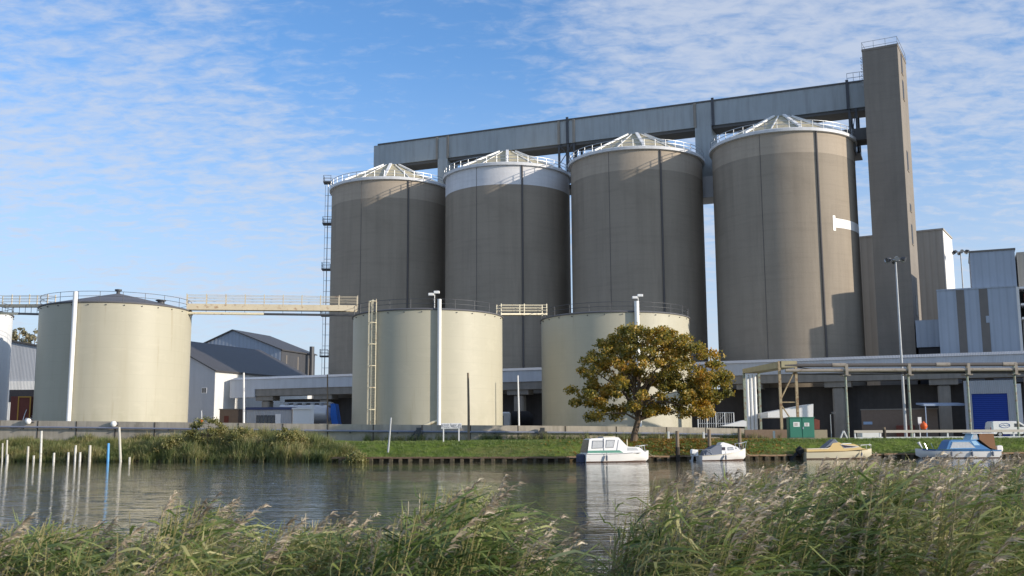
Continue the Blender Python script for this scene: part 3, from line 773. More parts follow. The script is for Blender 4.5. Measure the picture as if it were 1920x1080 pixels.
sa_ = shed('low_shed', 'low shed with white sunlit side wall and sloping brown roof', ca, R(-23), 26, ca.z-SITE, 13, ca.z-SITE+6.2, 30, m_shedgrey, m_shedwhite, m_shedroof, 0)
dx, wz_ = hit(383, 732, ca, R(-23)); w0 = Vector((0, 0, wz_))
w = MB().box(dx-.55, dx+.55, -.05, -.003, w0.z-SITE-.5, w0.z-SITE+.5).build('window', m_white, sa_)
MB().box(dx-.47, dx-.03, -.07, -.055, w0.z-SITE-.42, w0.z-SITE+.42).build('pane', m_glass, w)
MB().box(dx+.03, dx+.47, -.07, -.055, w0.z-SITE-.42, w0.z-SITE+.42).build('pane', m_glass, w)
cc = at(95, 640, 165)
sc_ = shed('pale_shed', 'pale grey shed with a dark roof seen between the two left tanks', cc, R(0), 24, at(22, 672, 165).z-SITE+1.5, 13, at(60, 655, 165).z-SITE+2.5, 30, m_shedgrey, m_shedwhite, m_shedroof, 0)
MB().box(-20, .2, -.35, -.003, -.2, at(40, 715, 165).z-SITE).build('lower_wall', m_shedwhite, sc_)
x0_ = at(46, 740, 165).x-cc.x
MB().box(x0_-2.2, x0_+2.2, -.40, -.353, at(40, 742, 165).z-SITE-1, at(40, 731, 165).z-SITE).build('window', m_darkwin, sc_)
MB().box(x0_-5.5, x0_-3.4, -.40, -.353, 0, at(40, 728, 165).z-SITE).build('door', m_shedgrey, sc_)
# skip container by the left tank
p0 = at(18, 785, 126); p1 = at(57, 743, 126)
ct_ = thing('container', 'rust brown container with an orange edge beside the left tank', 'container', (p0.x, 126, SITE), R(8))
wd = p1.x-p0.x; hh = p1.z-SITE
MB().box(0, wd, 0, 4, -.1, hh).build('body', m_redbrown, ct_)
fr = MB(); mo = mk('orange_frame', (.50, .27, .05), .6)
xs = wd*.36
for a_, b_, c_, d_ in ((xs, xs+.14, 0, hh), (wd-.14, wd, 0, hh)): fr.box(a_, b_, -.08, -.003, c_, d_)
fr.box(xs+.14, wd-.14, -.08, -.003, hh-.14, hh); fr.box(xs+.14, wd-.14, -.08, -.003, 0, .14)
fr.build('door_frame', mo, ct_)

# ---------------------------------------------------------------- flood wall and its pipe
wx_ = [(-20, 787), (0, 788), (365, 792), (700, 796), (1060, 798.5), (1250, 800.5), (1396, 803.5)]
fw = thing('flood_wall', 'long low stained concrete flood wall along the far bank', 'wall', (0, 0, 0))
pts = []
for px, py in wx_:
    Y = 115
    for _ in range(8): Y = wall_y(at(px, py, Y).x)
    pts.append(at(px, py, Y))
mb = MB(); cp = MB(); pp = []
for i in range(len(pts)-1):
    a, b_ = pts[i], pts[i+1]
    mb.add([(a.x, a.y, 1), (b_.x, b_.y, 1), (b_.x, b_.y, b_.z), (a.x, a.y, a.z), (a.x, a.y+.4, 1), (b_.x, b_.y+.4, 1), (b_.x, b_.y+.4, b_.z), (a.x, a.y+.4, a.z)],
           [(0, 1, 2, 3), (4, 7, 6, 5), (3, 2, 6, 7)]+([(0, 3, 7, 4)] if i == 0 else [])+([(1, 5, 6, 2)] if i == len(pts)-2 else []))
mb.build('wall', m_wall, fw)
for i in range(len(pts)-1):
    a, b_ = pts[i], pts[i+1]; n = max(1, int((b_-a).length/4.2))
    for k in range(n):
        q = a+(b_-a)*(k/n); cp.box(q.x-.05, q.x+.05, q.y-.03, q.y-.003, 1.2, q.z-.02)
cp.build('joint', m_timberd, fw)
wp = tag(MB().path([p+Vector((0, -.28, -.72)) for p in pts], .11, 8).build('wall_pipe', m_bluepipe, None, True), 'long blue grey pipe running along the face of the flood wall', 'pipe')
pb = MB()
for i in range(len(pts)-1):
    a, b_ = pts[i], pts[i+1]; n = max(1, int((b_-a).length/5))
    for k in range(n):
        q = a+(b_-a)*((k+.5)/n)+Vector((0, -.28, -.72)); pb.box(q.x-.07, q.x+.07, q.y-.15, q.y+.27, q.z-.2, q.z-.09)
pb.build('pipe_bracket', m_steeld, wp)
for px, py, lab in ((53, 790, 'white globe fitting on the flood wall near the container'), (213, 795, 'white globe fitting on the flood wall under the cream tank')):
    q = at(px, py, wall_y(at(px, py, 117).x)-.35)
    gl = thing('globe_lamp', lab, 'lamp', q, 0, 'globe fittings on the flood wall')
    MB().lathe([(.02, -.33), (.2, -.27), (.31, -.1), (.33, .05), (.25, .24), (.12, .32), (.02, .33)], 14).build('globe', m_whitepipe, gl, True)
    MB().tube((.1, .1, 0), (.45, .4, 0), .2, n=8).build('back_box', m_steeld, gl)
# steel supports of the pipe by the lawn
for px, lab in ((785, 'dark steel pipe support on the flood wall behind the notice'), (1017, 'dark steel pipe support at the bend of the wall pipe')):
    q = at(px, 815, wall_y(at(px, 815, 114).x)-.6)
    su = MB(); su.box(q.x-.25, q.x+.25, q.y-.1, q.y+.3, 1.5, q.z+.75)
    su.box(q.x-.5, q.x+.5, q.y-.15, q.y-.103, q.z+.1, q.z+.35)
    su.tube((q.x-1.3, q.y, 1.6), (q.x-.1, q.y, q.z+.6), .08, n=5)
    tag(su.build('pipe_support', m_steeld), lab, 'bracket', 'pipe supports along the flood wall')

# lower block wall right of the flood wall, and fence panels on the wall
a = at(1394, 806, 116.8); b_ = at(1482, 806, 116)
tag(MB().box(a.x, b_.x, 116.0, 116.4, 1.2, a.z).build('block_wall', m_brick), 'low brown block wall at the end of the flood wall under the pipe trestle', 'wall')
a = at(1527, 806, 113.5); b_ = at(1551, 806, 113.5)
tag(MB().box(a.x, b_.x, 113.5, 114.5, 1.2, a.z).build('block_plinth', mk('pale_block', (.34, .28, .20), .85, var=.15, scale=4)), 'pale block plinth beside the green cabinet', 'plinth')
p0 = at(1308, 774, 119); p1 = at(1376, 797, 119)
fe = MB(); n = 16
for z in (p0.z, p1.z+.2): fe.tube((p0.x, 119, z), (p1.x, 119, z), .04, n=5)
for k in range(n+1):
    x = p0.x+(p1.x-p0.x)*k/n; fe.tube((x, 119, p1.z-.5), (x, 119, p0.z), .06 if k % 4 == 0 else .022, n=5)
fe.tube((p0.x+2, 119, p1.z), (p0.x+3.2, 119, p0.z), .03, n=4)
tag(fe.build('steel_railing', m_steel), 'grey steel railing panel standing behind the flood wall by the tree', 'railing')
# ---------------------------------------------------------------- pipe rack on the right
RY = 119.5
m_trestle = mk('rusted_ochre_steel', (.40, .32, .20), .7, var=.2, dirt=(.20, .10, .05), dirt_amt=.75, dirt_thr=.5)
zr1, zr0 = at(1700, 684, RY).z, at(1700, 697, RY).z
xr0 = at(1463, 690, RY).x; xr1 = at(1990, 690, RY).x
pr = thing('pipe_rack', 'long overhead rack of dark and pale pipes on slim posts with braced trestles', 'pipe rack', (xr0, RY, 0))
MB().tube((.5, 0, zr1), (xr1-xr0, 0, zr1), .21, n=10).build('dark_pipe', m_seam, pr, True)
MB().tube((.5, -.35, (zr0+zr1)/2-.22), (xr1-xr0, -.35, (zr0+zr1)/2-.22), .2, n=10).build('pale_pipe', m_palepipe, pr, True)
MB().path([(1.5, .45, zr0-.15), (9, .45, zr0-.25), (20, .45, zr0-.12), (xr1-xr0, .45, zr0-.2)], .09, 6).build('thin_pipe', m_seam, pr, True)
MB().path([(1.0, .1, zr1-.05), (3, .1, zr1-.35), (5.5, .1, zr0+.1), (12, .1, zr0-.05), (xr1-xr0, .1, zr0-.05)], .06, 6).build('cable', m_rubber, pr, True)
for px in (1560, 1755, 1880):
    x = at(px, 690, RY).x-xr0
    MB().tube((x, 0, zr1), (x+1.6, 0, zr1), .25, n=10).build('pipe_lagging', m_palepipe, pr, True)
for px in (1588, 1706, 1817, 1906):
    x = at(px, 760, RY).x-xr0
    po = MB().tube((x, 0, SITE-.3), (x, 0, zr1+.05), .135, n=10).build('post', m_greenpost, pr, True)
    q = MB().box(x-.45, x+.45, -.55, .6, zr0-.45, zr0-.32); q.box(x-.16, x+.16, -.65, -.58, zr0-.4, zr1+.1)
    q.build('saddle', m_palepipe, po)
# braced trestle pairs and the sloping beam
for (pa, pb_, Y, ztop, mt) in ((1397, 1425, 133, 691, m_greenpost), (1464, 1495, RY, 677, m_trestle)):
    A = at(pa, 760, Y).x-xr0; B = at(pb_, 760, Y).x-xr0; zt = at(pa, ztop, Y).z; y = Y-RY
    for x in (A, B): MB().box(x-.14, x+.14, y-.14, y+.14, SITE-.8, zt-.02).build('trestle_leg', mt, pr)
    br = MB(); h = zt-SITE; zm = SITE+h*.46
    br.tube((A, y, zm), (B, y, zm), .08, n=5)
    if mt is m_trestle: br.tube((A, y, zm+.3), (B, y, zt-.9), .09, n=5); br.tube((A, y, zm-.2), (B, y, SITE+.8), .08, n=5)
    else: br.tube((B, y, zm+.8), (A, y, zt-.9), .08, n=5); br.tube((B, y, zm-.2), (A, y, SITE+.8), .08, n=5)
    br.build('trestle_brace', mt, pr)
pa, pb_ = at(1392, 692, 133), at(1464, 677, RY)
v = [Vector((pa.x-xr0, 133-RY, pa.z)), Vector((pb_.x-xr0, 0, pb_.z))]
w2 = at(1492, 677, RY).x-xr0
mb = MB()
mb.add([(v[0].x, v[0].y, v[0].z-.55), (v[1].x, v[1].y-.2, v[1].z-.75), (v[1].x, v[1].y-.2, v[1].z), (v[0].x, v[0].y, v[0].z),
        (v[0].x+2.2, v[0].y+.1, v[0].z-.55), (w2, v[1].y-.15, v[1].z-.75), (w2, v[1].y-.15, v[1].z), (v[0].x+2.2, v[0].y+.1, v[0].z)],
       [(0, 1, 2, 3), (4, 7, 6, 5), (3, 2, 6, 7), (0, 4, 5, 1), (1, 5, 6, 2), (0, 3, 7, 4)])
mb.build('sloping_trough', mk('dull_cream_trough', (.36, .32, .20), .7, var=.2, dirt=(.2, .12, .06), dirt_amt=.5), pr)
for px in (1402, 1409, 1416):
    x = at(px, 745, 128).x-xr0
    MB().tube((x, 128-RY, SITE), (x, 128-RY, at(px, 702, 128).z), .2, n=10).build('riser_pipe', m_whitepipe, pr, True)

# green electrical cabinet
a = at(1481, 822, 112); b_ = at(1526, 783, 112)
gc = thing('electrical_cabinet', 'green double door cabinet with two white notices on the grass', 'cabinet', (a.x, 112, a.z))
w_, h_ = b_.x-a.x, b_.z-a.z
MB().bbox(0, w_, 0, 1.1, -.3, h_, .03).build('body', m_greencab, gc)
MB().box(-.06, w_+.06, -.1, 1.15, h_+.003, h_+.07).build('lid', m_greencab, gc)
MB().box(-.05, w_+.05, -.06, -.035, -.2, .06).build('plinth', m_beam, gc)
for k in range(2):
    d_ = MB().box(.06+k*w_/2, w_/2-.03+k*w_/2, -.05, -.003, .1, h_-.06).build('door', m_greencab, gc)
    if k == 1: MB().box(w_/2+.06, w_/2+.16, -.10, -.053, h_*.45, h_*.55).build('handle', m_chrome, d_)
    lx = (.42, 1.60)[k]
    MB().box(lx, lx+(.68, .52)[k], -.058, -.053, h_*.56+.04*k, h_*.56+(.5, .42)[k]).build('notice', m_white, d_)
    nm = MB()
    for r in range(3): nm.box(lx+.1, lx+(.45, .38)[k], -.062, -.0585, h_*.56+.12+r*.1, h_*.56+.16+r*.1)
    nm.build('notice_lines', m_redbrown, d_)
q = at(1521, 787, 111.9)
# white lean-to and ramp under the trestle
YH = 124
pts2 = [at(x, y, YH) for x, y in ((1440, 773), (1525, 757), (1525, 783), (1440, 783))]
ms = MB(); ms.prism([(p.x, p.z) for p in pts2], YH, YH+5, 'y')
tag(ms.build('white_shelter', m_white), 'white sloping roofed shelter beside the green cabinet', 'shelter')
pts2 = [at(x, y, 118.5) for x, y in ((1352, 799), (1394, 788), (1400, 790), (1400, 800))]
tag(MB().prism([(p.x, p.z) for p in pts2], 118.5, 120, 'y').build('white_ramp', m_white), 'white sloping ramp at the foot of the white riser pipes', 'ramp')
pts2 = [at(x, y, 118) for x, y in ((1527, 785), (1537, 788), (1537, 805), (1527, 805))]
tag(MB().prism([(p.x, p.z) for p in pts2], 118, 120, 'y').build('red_bin', m_redbrown), 'dark red bin standing behind the green cabinet', 'bin')
# lamp post behind the grass
a = at(1559, 820, 116); b_ = at(1559, 777, 116)
lp = thing('lamp_post', 'small bent headed lamp post right of the green cabinet', 'lamp post', (a.x, 116, SITE))
MB().path([(0, 0, -.2), (0, 0, b_.z-SITE), (.32, 0, b_.z-SITE+.1)], .045, 6).build('post', m_steel, lp)
MB().bbox(.15, .5, -.15, .15, b_.z-SITE+.05, b_.z-SITE+.28, .04).build('lamp_head', m_steeld, lp)

# guard rail on the right
GY = 115.5
x0, x1 = at(1602, 815, GY).x, at(1975, 815, GY).x
z0, z1 = at(1750, 820.5, GY).z, at(1750, 808.5, GY).z
gr = thing('guard_rail', 'white post and beam guard rail above the grass on the right', 'guard rail', (x0, GY, 0))
MB().box(0, x1-x0, 0, .1, z1-.14, z1+.14).build('upper_beam', mk('rail_pale', (.55, .50, .43), .6, var=.15), gr)
MB().box(0, x1-x0, -.06, .1, z0-.2, z0+.1).build('lower_beam', m_eave, gr)
k = 0
for px in (1604, 1651, 1715, 1778, 1841, 1902, 1950):
    x = at(px, 815, GY).x-x0
    MB().bbox(x-.08, x+.08, .103, .25, z0-.6, z1+.12, .02).build('post', m_eave, gr)
a = at(1582, 818, GY); tr = MB(); tr.tube((a.x-.4, GY, z0-.1), (a.x, GY, z1+.1), .09, n=6); tr.tube((a.x+.4, GY, z0-.1), (a.x+.02, GY, z1+.1), .09, n=6)
tag(tr.build('rail_end_stand', m_eave), 'white inverted V stand at the left end of the guard rail', 'stand')

# blue door building, brown wall and bits under the gallery
BY = 129
a = at(1812, 800, BY)
bd = thing('garage_building', 'grey garage with a large blue roller door under the covered gallery', 'building', (a.x, BY, SITE), RA)
w_ = hit(1903, 760, a, RA)[0]; h_ = hit(1860, 713, a, RA)[1]-SITE
dx0, dx1, dz = hit(1823, 760, a, RA)[0], hit(1890, 760, a, RA)[0], hit(1850, 738, a, RA)[1]-SITE
m = MB(); m.box(0, dx0, 0, .3, -.2, h_); m.box(dx1, w_, 0, .3, -.2, h_); m.box(dx0, dx1, 0, .3, dz, h_); m.box(0, w_, .303, 4, -.2, h_); m.build('wall', m_shedgrey, bd)
t = NT('blue_door'); cblue = (.008, .045, .30)
wv = t.wave(1.3, 'Z'); o_ = t.mix(t.rng(wv, 0, .3, .5, 0), cblue, sc3(cblue, .5)); t.bump(wv, .5, .03)
MB().box(dx0+.003, dx1-.003, .12, .16, -.2, dz-.003).build('roller_door', t.fin(o_, .5), bd)
MB().box(w_+.003, w_+.8, -.1, 1, -.2, h_-.5).build('end_column', m_bandw, bd)
MB().box(w_+1.3, w_+7, -.3, 3, -.2, h_+.5).build('side_wall', m_brick, bd)
a = at(1616, 800, 136); wl_, wz_ = hit(1757, 767, a, RA)
bw = thing('yard_wall', 'brown yard wall under the gallery with a small blue sign', 'wall', (a.x, 136, SITE), RA)
m_yard = mk('yard_brown_block', (.19, .145, .115), .85, var=.18, scale=3)
MB().box(0, wl_, 0, .4, -.3, wz_-SITE).build('wall', m_yard, bw)
MB().box(-.08, wl_+.08, -.06, .46, wz_-SITE+.003, wz_-SITE+.12).build('coping', m_beam, bw)
sx_, sz_ = hit(1619, 796, a, RA); MB().box(sx_, sx_+1.1, -.05, -.003, sz_-SITE, sz_-SITE+.36).build('sign', mk('pale_blue_sign', (.30, .42, .60), .5), bw)
rx_, _ = hit(1681, 800, a, RA); MB().bbox(rx_, rx_+2.2, -.9, -.1, 0, 1.5, .05).build('red_box', m_redbrown, bw)
a, b_ = at(1732, 761, 130), at(1812, 757, 130)
cn = MB(); cn.prism([(130, a.z), (132.5, a.z+.25), (132.5, a.z+.45), (130, a.z+.25)], a.x, b_.x, 'x')
cn.box(a.x+.2, a.x+.3, 130.1, 130.2, SITE, a.z-.003)
tag(cn.build('canopy', mk('pale_blue_canopy', (.30, .38, .52), .5)), 'pale blue flat canopy left of the blue roller door', 'canopy')
p = at(1732, 799, 128); bu = thing('buoy', 'round orange buoy in front of the brown yard wall', 'buoy', p)
MB().lathe([(.02, -.42), (.25, -.36), (.4, -.12), (.42, .08), (.3, .34), (.1, .46), (.08, .6), (.02, .6)], 16).build('float', m_orange, bu, True)
p = at(1725, 796, 128.3); q = at(1725, 782, 128.3)
iw = MB(); iw.box(p.x-.22, p.x+.22, 128.3, 128.36, p.z, q.z); iw.box(p.x-.05, p.x+.05, 128.37, 128.45, SITE-.1, q.z-.1)
tag(iw.build('white_board', m_white), 'narrow white upright board above the orange buoy', 'board')
p = at(1638, 815, 117); MBo = MB().bbox(p.x-1.4, p.x+.9, 117, 118.5, SITE-.2, p.z+.38, .15)
tag(MBo.build('low_tank', m_white), 'low white rounded tank glimpsed through the guard rail', 'tank')

# ---------------------------------------------------------------- vehicles in the yard
def wheel(mb_t, mb_r, x, y, r, w):
    n = 18
    for mbx, rr, ww in ((mb_t, r, w), (mb_r, r*.58, w+.02)):
        vs = []; 
        for s in (-ww/2, ww/2):
            for k in range(n): vs.append((x+rr*math.cos(2*math.pi*k/n), y+s, r+rr*math.sin(2*math.pi*k/n)))
        mbx.add(vs, [tuple(range(n)), tuple(range(2*n-1, n-1, -1))]+[(k, n+k, n+(k+1) % n, (k+1) % n) for k in range(n)])
# white van
p = at(1853, 809, 121.5)
van = thing('van', 'white panel van with blue side emblem parked by the guard rail', 'van', (p.x, 121.5, SITE-.05), R(-2))
L = 4.9; zt_ = at(1870, 791, 121.5).z-SITE+.05
def loft_van(mb, prof, hw):
    n = len(prof); vs = []
    for y, k in ((-hw, 1), (-hw+.12, 1.0), (hw-.12, 1.0), (hw, 1)):
        for x, z in prof:
            zz = z if abs(y) > hw-.05 else z+.06*(1 if z > 1 else 0)
            vs.append((x, y, zz))
    fs = [tuple(range(n)), tuple(range(4*n-1, 3*n-1, -1))]
    for j in range(3):
        for k in range(n): fs.append((j*n+k, (j+1)*n+k, (j+1)*n+(k+1) % n, j*n+(k+1) % n))
    mb.add(vs, fs)
vb = MB(); loft_van(vb, [(0, .35), (0, 1.1), (.12, zt_-.1), (.3, zt_), (2.9, zt_), (3.3, zt_-.1), (4.0, 1.2), (4.75, 1.0), (4.9, .7), (4.9, .35)], .88)
vb.build('body', m_white, van)
MB().prism([(2.65, 1.15), (2.65, zt_-.2), (3.2, zt_-.2), (3.82, 1.15)], -.9, -.883).build('side_window', m_glass, van)
MB().add([(3.36, -.78, zt_-.1), (3.36, .78, zt_-.1), (4.0, .78, 1.24), (4.0, -.78, 1.24)], [(0, 1, 2, 3)]).build('windscreen', m_glass, van)
em = MB(); ring_ = [(1.55+.62*math.cos(w)*(1 if k % 2 else .9), -.889, 1.32+.26*math.sin(w)) for k, w in enumerate([2*math.pi*k/16 for k in range(16)])]
em.path(ring_, .035, 4, closed=True); em.path([(1.0, -.889, 1.2), (1.4, -.889, 1.4), (1.75, -.889, 1.25), (2.15, -.889, 1.42)], .035, 4)
em.build('emblem', mk('emblem_blue', (.10, .16, .38), .5), van)
for x in (.95, 3.95):
    a_, b_ = MB(), MB(); wheel(a_, b_, x, -.80, .33, .2); wheel(a_, b_, x, .80, .33, .2)
    w = a_.build('wheel', m_rubber, van); b_.build('rim', m_steel, w)
MB().box(-.06, -.003, -.85, .85, .4, .55).build('bumper', m_seam, van)
MB().box(-.03, -.003, -.85, -.7, .7, 1.1).build('tail_light', m_red, van)

# powder tanker behind the left shrubs
p = at(519, 793, 140); q = at(636, 793, 140)
TL = q.x-p.x; zt_ = at(570, 757, 140).z-SITE
tk = thing('tanker_trailer', 'silver and blue bulk tanker trailer parked beyond the flood wall', 'tanker', (p.x, 140, SITE))
fr_ = [(0, .55), (.02, 1), (.22, 1), (.30, .98), (.62, .98), (.78, .95), (.86, .5), (.87, .05)]
br_ = MB(); vs = []; n = 20
zc0, rr = zt_-1.35, 1.25
for f_, k_ in fr_:
    for j in range(n): vs.append((f_*TL, 1.3+rr*k_*math.cos(2*math.pi*j/n), zc0+rr*k_*math.sin(2*math.pi*j/n)-(.25*(f_ > .7)*(1-k_))))
br_.add(vs, [(i*n+j, i*n+(j+1) % n, (i+1)*n+(j+1) % n, (i+1)*n+j) for i in range(len(fr_)-1) for j in range(n)]+[tuple(range(n))])
br_.build('barrel', m_silver, tk, True)
MB().prism([(.25*TL, zt_-.5), (.02*TL, zt_-.5), (.02*TL, zt_-1.35), (.33*TL, zt_-1.35)], -.06, -.003, 'y').build('side_panel', m_blue, tk)
MB().prism([(.86*TL, zt_), (.93*TL, zt_), (TL*1.02, .7), (TL*1.02, .1), (TL*.93, .1), (.86*TL, zt_-1.6)], -.15, 2.6, 'y').build('rear_cowl', m_bluelt, tk)
r_ = MB()
for y in (.3, 2.2): r_.path([(.02*TL, y, zt_-.15), (.05*TL, y, zt_+.18), (.85*TL, y, zt_+.18), (.88*TL, y, zt_-.1)], .05, 5)
for k in range(6): r_.lathe([(.28, zt_-.2), (.3, zt_+.1), (.05, zt_+.14)], 10, c=(.12*TL+k*.14*TL, 1.3))
r_.build('top_rail', m_steel, tk)
MB().box(0, TL*.98, .2, 2.4, .65, .9).build('chassis', m_seam, tk)
for x in (.12, .62, .74, .86):
    a_, b_ = MB(), MB(); wheel(a_, b_, x*TL, .25, .5, .35); wheel(a_, b_, x*TL, 2.35, .5, .35)
    w = a_.build('wheel', m_rubber, tk); b_.build('rim', m_steel, w)
# portable cabin
p = at(462, 792, 134); q = at(547, 768, 134); e = at(583, 768, 134)
pc = thing('portable_cabin', 'grey white portable cabin with a dark window band and blue roof edge', 'cabin', (p.x, 134, SITE))
w_, h_ = q.x-p.x, q.z-SITE
MB().box(0, w_, 0, 3, -.2, h_).build('wall', m_shedgrey, pc)
MB().box(-.15, w_+.3, -.15, 3.15, h_+.003, h_+.32).build('roof', mk('cabin_roof_blue', (.05, .07, .16), .6), pc)
for k in range(5):
    x = .22*w_+k*.085*w_
    fr2 = MB().box(x, x+.075*w_, -.05, -.003, h_*.22, h_*.82).build('window', m_steeld, pc)
    MB().box(x+.05, x+.075*w_-.05, -.07, -.053, h_*.26, h_*.78).build('pane', m_glass, fr2)
MB().box(.64*w_, .76*w_, -.04, -.003, 0, h_*.86).build('door', m_white, pc)
sh = thing('white_kiosk', 'small bright white slatted kiosk with a blue label beside the portable cabin', 'kiosk', (q.x+.4, 133, SITE), R(18))
w2_ = (e.x-q.x)*.86
MB().box(0, w2_, 0, 2, -.2, h_).build('wall', m_white, sh)
for k in range(5): MB().box(.1, w2_*.6, -.03, -.003, .3+k*.42, .38+k*.42).build('slat', m_eave, sh)
MB().box(-.1, w2_+.3, -.2, 2.1, h_+.003, h_+.2).build('roof', m_white, sh)
MB().box(w2_*.68, w2_*.95, -.04, -.003, .5, .95).build('label_plate', m_blue, sh)
MB().box(w2_+.003, w2_+.5, -.1, .3, .6, h_+.6).build('pillar', m_white, sh)
# red car behind the wall
p = at(455, 793, 131)
car = thing('parked_car', 'dark red car mostly hidden behind the flood wall by the cabin', 'car', (p.x, 131, SITE+.1))
cb_ = MB(); loft_van(cb_, [(0, .35), (0, .8), (.5, .95), (1.1, 1.42), (2.3, 1.45), (3.0, .98), (3.8, .85), (3.9, .35)], .82); cb_.build('body', m_red, car)
MB().prism([(.75, 1.0), (1.18, 1.34), (2.2, 1.36), (2.75, 1.0)], -.84, -.823).build('side_window', m_glass, car)
for x in (.75, 3.1):
    a_, b_ = MB(), MB(); wheel(a_, b_, x, -.74, .31, .2); wheel(a_, b_, x, .74, .31, .2); w = a_.build('wheel', m_rubber, car); b_.build('rim', m_steel, w)
# brown block store between shed and cabin
p, q = at(411, 795, 138), at(447, 768, 138)
bs = thing('brick_store', 'low brown brick store beside the low white shed', 'hut', (p.x, 138, SITE))
MB().box(0, q.x-p.x, 0, 3, -.2, q.z-SITE).build('wall', m_brick, bs)
MB().box((q.x-p.x)*.25, (q.x-p.x)*.5, -.04, -.003, .3, (q.z-SITE)*.8).build('door', m_redbrown, bs)
MB().box(-.1, q.x-p.x+.1, -.1, 3.1, q.z-SITE+.003, q.z-SITE+.12).build('roof', m_beam, bs)
# black tanker between the two tanks
p, q = at(952, 797, 150), at(1000, 770, 150)
bt = thing('black_tanker', 'black bulk tanker with a white cab end parked between the cream tanks', 'tanker', (p.x-4, 150, SITE))
W_ = q.x-p.x; h_ = q.z-SITE
vs = []; n = 18
for f_, k_ in ((0, .7), (.03, 1), (.7, 1), (.85, .85), (1.0, .55)):
    for j in range(n): vs.append((4.6+f_*(W_-.6), 1.2+1.2*k_*math.cos(2*math.pi*j/n), h_-1.25+1.25*k_*math.sin(2*math.pi*j/n)))
mb = MB(); mb.add(vs, [(i*n+j, i*n+(j+1) % n, (i+1)*n+(j+1) % n, (i+1)*n+j) for i in range(4) for j in range(n)]+[tuple(range(n)), tuple(range(5*n-1, 4*n-1, -1))])
mb.build('barrel', m_rubber, bt, True)
MB().bbox(1.6, 4.4, 0, 2.4, .7, h_-.15, .2).build('cab', m_white, bt)
MB().box(1.9, 3.4, -.03, -.003, 1.7, h_-.7).build('cab_window', m_glass, bt)
MB().box(1.8, W_+4.8, .3, 2.1, .5, .68).build('chassis', m_seam, bt)
for x in (2.4, 7.6, 8.6):
    a_, b_ = MB(), MB(); wheel(a_, b_, x, .2, .48, .3); wheel(a_, b_, x, 2.2, .48, .3); w = a_.build('wheel', m_rubber, bt); b_.build('rim', m_steel, w)

# ---------------------------------------------------------------- poles, notice board
def zgr(x, y): return zbank(x, y-edge(x))
def pole(name, px0, py0, px1, py1, Y, r, m, label, cat, z0=None):
    a, b_ = at(px0, py0, Y), at(px1, py1, Y)
    zg = zgr(b_.x, Y) if z0 is None else z0
    d = a-b_; k = (zg-.25-b_.z)/d.z; b_ = b_+d*k
    mb = MB(); mb.path([b_, b_.lerp(a, .5)+Vector((.02, 0, 0)), a], [r*1.12, r, r*.85], 8)
    return tag(mb.build(name, m, None, True), label, cat)
pole('wooden_pole', 877.5, 699, 879, 829, 108, .13, m_pole, 'bare brown wooden pole in the grass right of the notice board', 'pole')
pole('leaning_pole', 733, 783, 727, 853, 100, .09, m_steel, 'thin grey leaning pole near the water edge left of the notice board', 'pole')
pole('slim_post', 971, 704, 973, 795, 128, .10, m_white, 'slim white post in the gap between the two tanks', 'post', SITE)
pole('slim_post', 614, 702, 614, 795, 133, .10, m_pole, 'slim brown post in front of the tanker trailer', 'post', SITE)
pole('slim_post', 457, 699, 457, 795, 132, .13, m_white, 'white post beside the low white shed', 'post', SITE)
pole('marker_post', 378, 770, 378, 800, 117, .05, m_steel, 'thin post with an orange tip above the big bush', 'post', SITE)
p = at(378, 790, 116.8); tag(MB().lathe([(.02, -.2), (.17, -.14), (.2, .02), (.12, .18), (.02, .24)], 10).build('orange_marker', m_orange, None, True, p), 'small orange marker above the big bush', 'marker')

ns = at(846, 812, 103)
x0, x1 = at(827, 812, 103).x, at(865.5, 812, 103).x
zt_, zb_ = at(846, 793.5, 103).z, at(846, 803.5, 103).z
nb_ = thing('notice_board', 'white two line notice board on two legs standing on the grass', 'sign', (ns.x, 103, zgr(ns.x, 103)))
bz = zgr(ns.x, 103)
MB().bbox(x0-ns.x, x1-ns.x, 0, .04, zb_-bz, zt_-bz, .005).build('panel', m_white, nb_)
for x in (at(831.5, 820, 103).x, at(860.5, 820, 103).x):
    MB().box(x-ns.x-.055, x-ns.x+.055, .043, .13, -.4, zt_-bz-.03).build('leg', m_whitepipe, nb_)
mt = mk('notice_ink', (.10, .11, .16), .6)
for txt, zz in (('British Sugar plc', .60), ('Private Mooring', .17)):
    cu = bpy.data.curves.new('lettering', 'FONT'); cu.body = txt; cu.size = .31; cu.align_x = 'CENTER'; cu.align_y = 'CENTER'; cu.extrude = .003
    cu.materials.append(mt)
    o = bpy.data.objects.new('lettering', cu); col.objects.link(o); o.parent = nb_
    dg_ = bpy.context.evaluated_depsgraph_get(); me_ = bpy.data.meshes.new_from_object(o.evaluated_get(dg_)); bpy.data.objects.remove(o)
    o = bpy.data.objects.new('lettering', me_); col.objects.link(o); o.parent = nb_
    o.location = (0, -.006, zb_-bz+(zt_-zb_)*(.68 if zz > .5 else .30)); o.rotation_euler = (R(90), 0, 0)

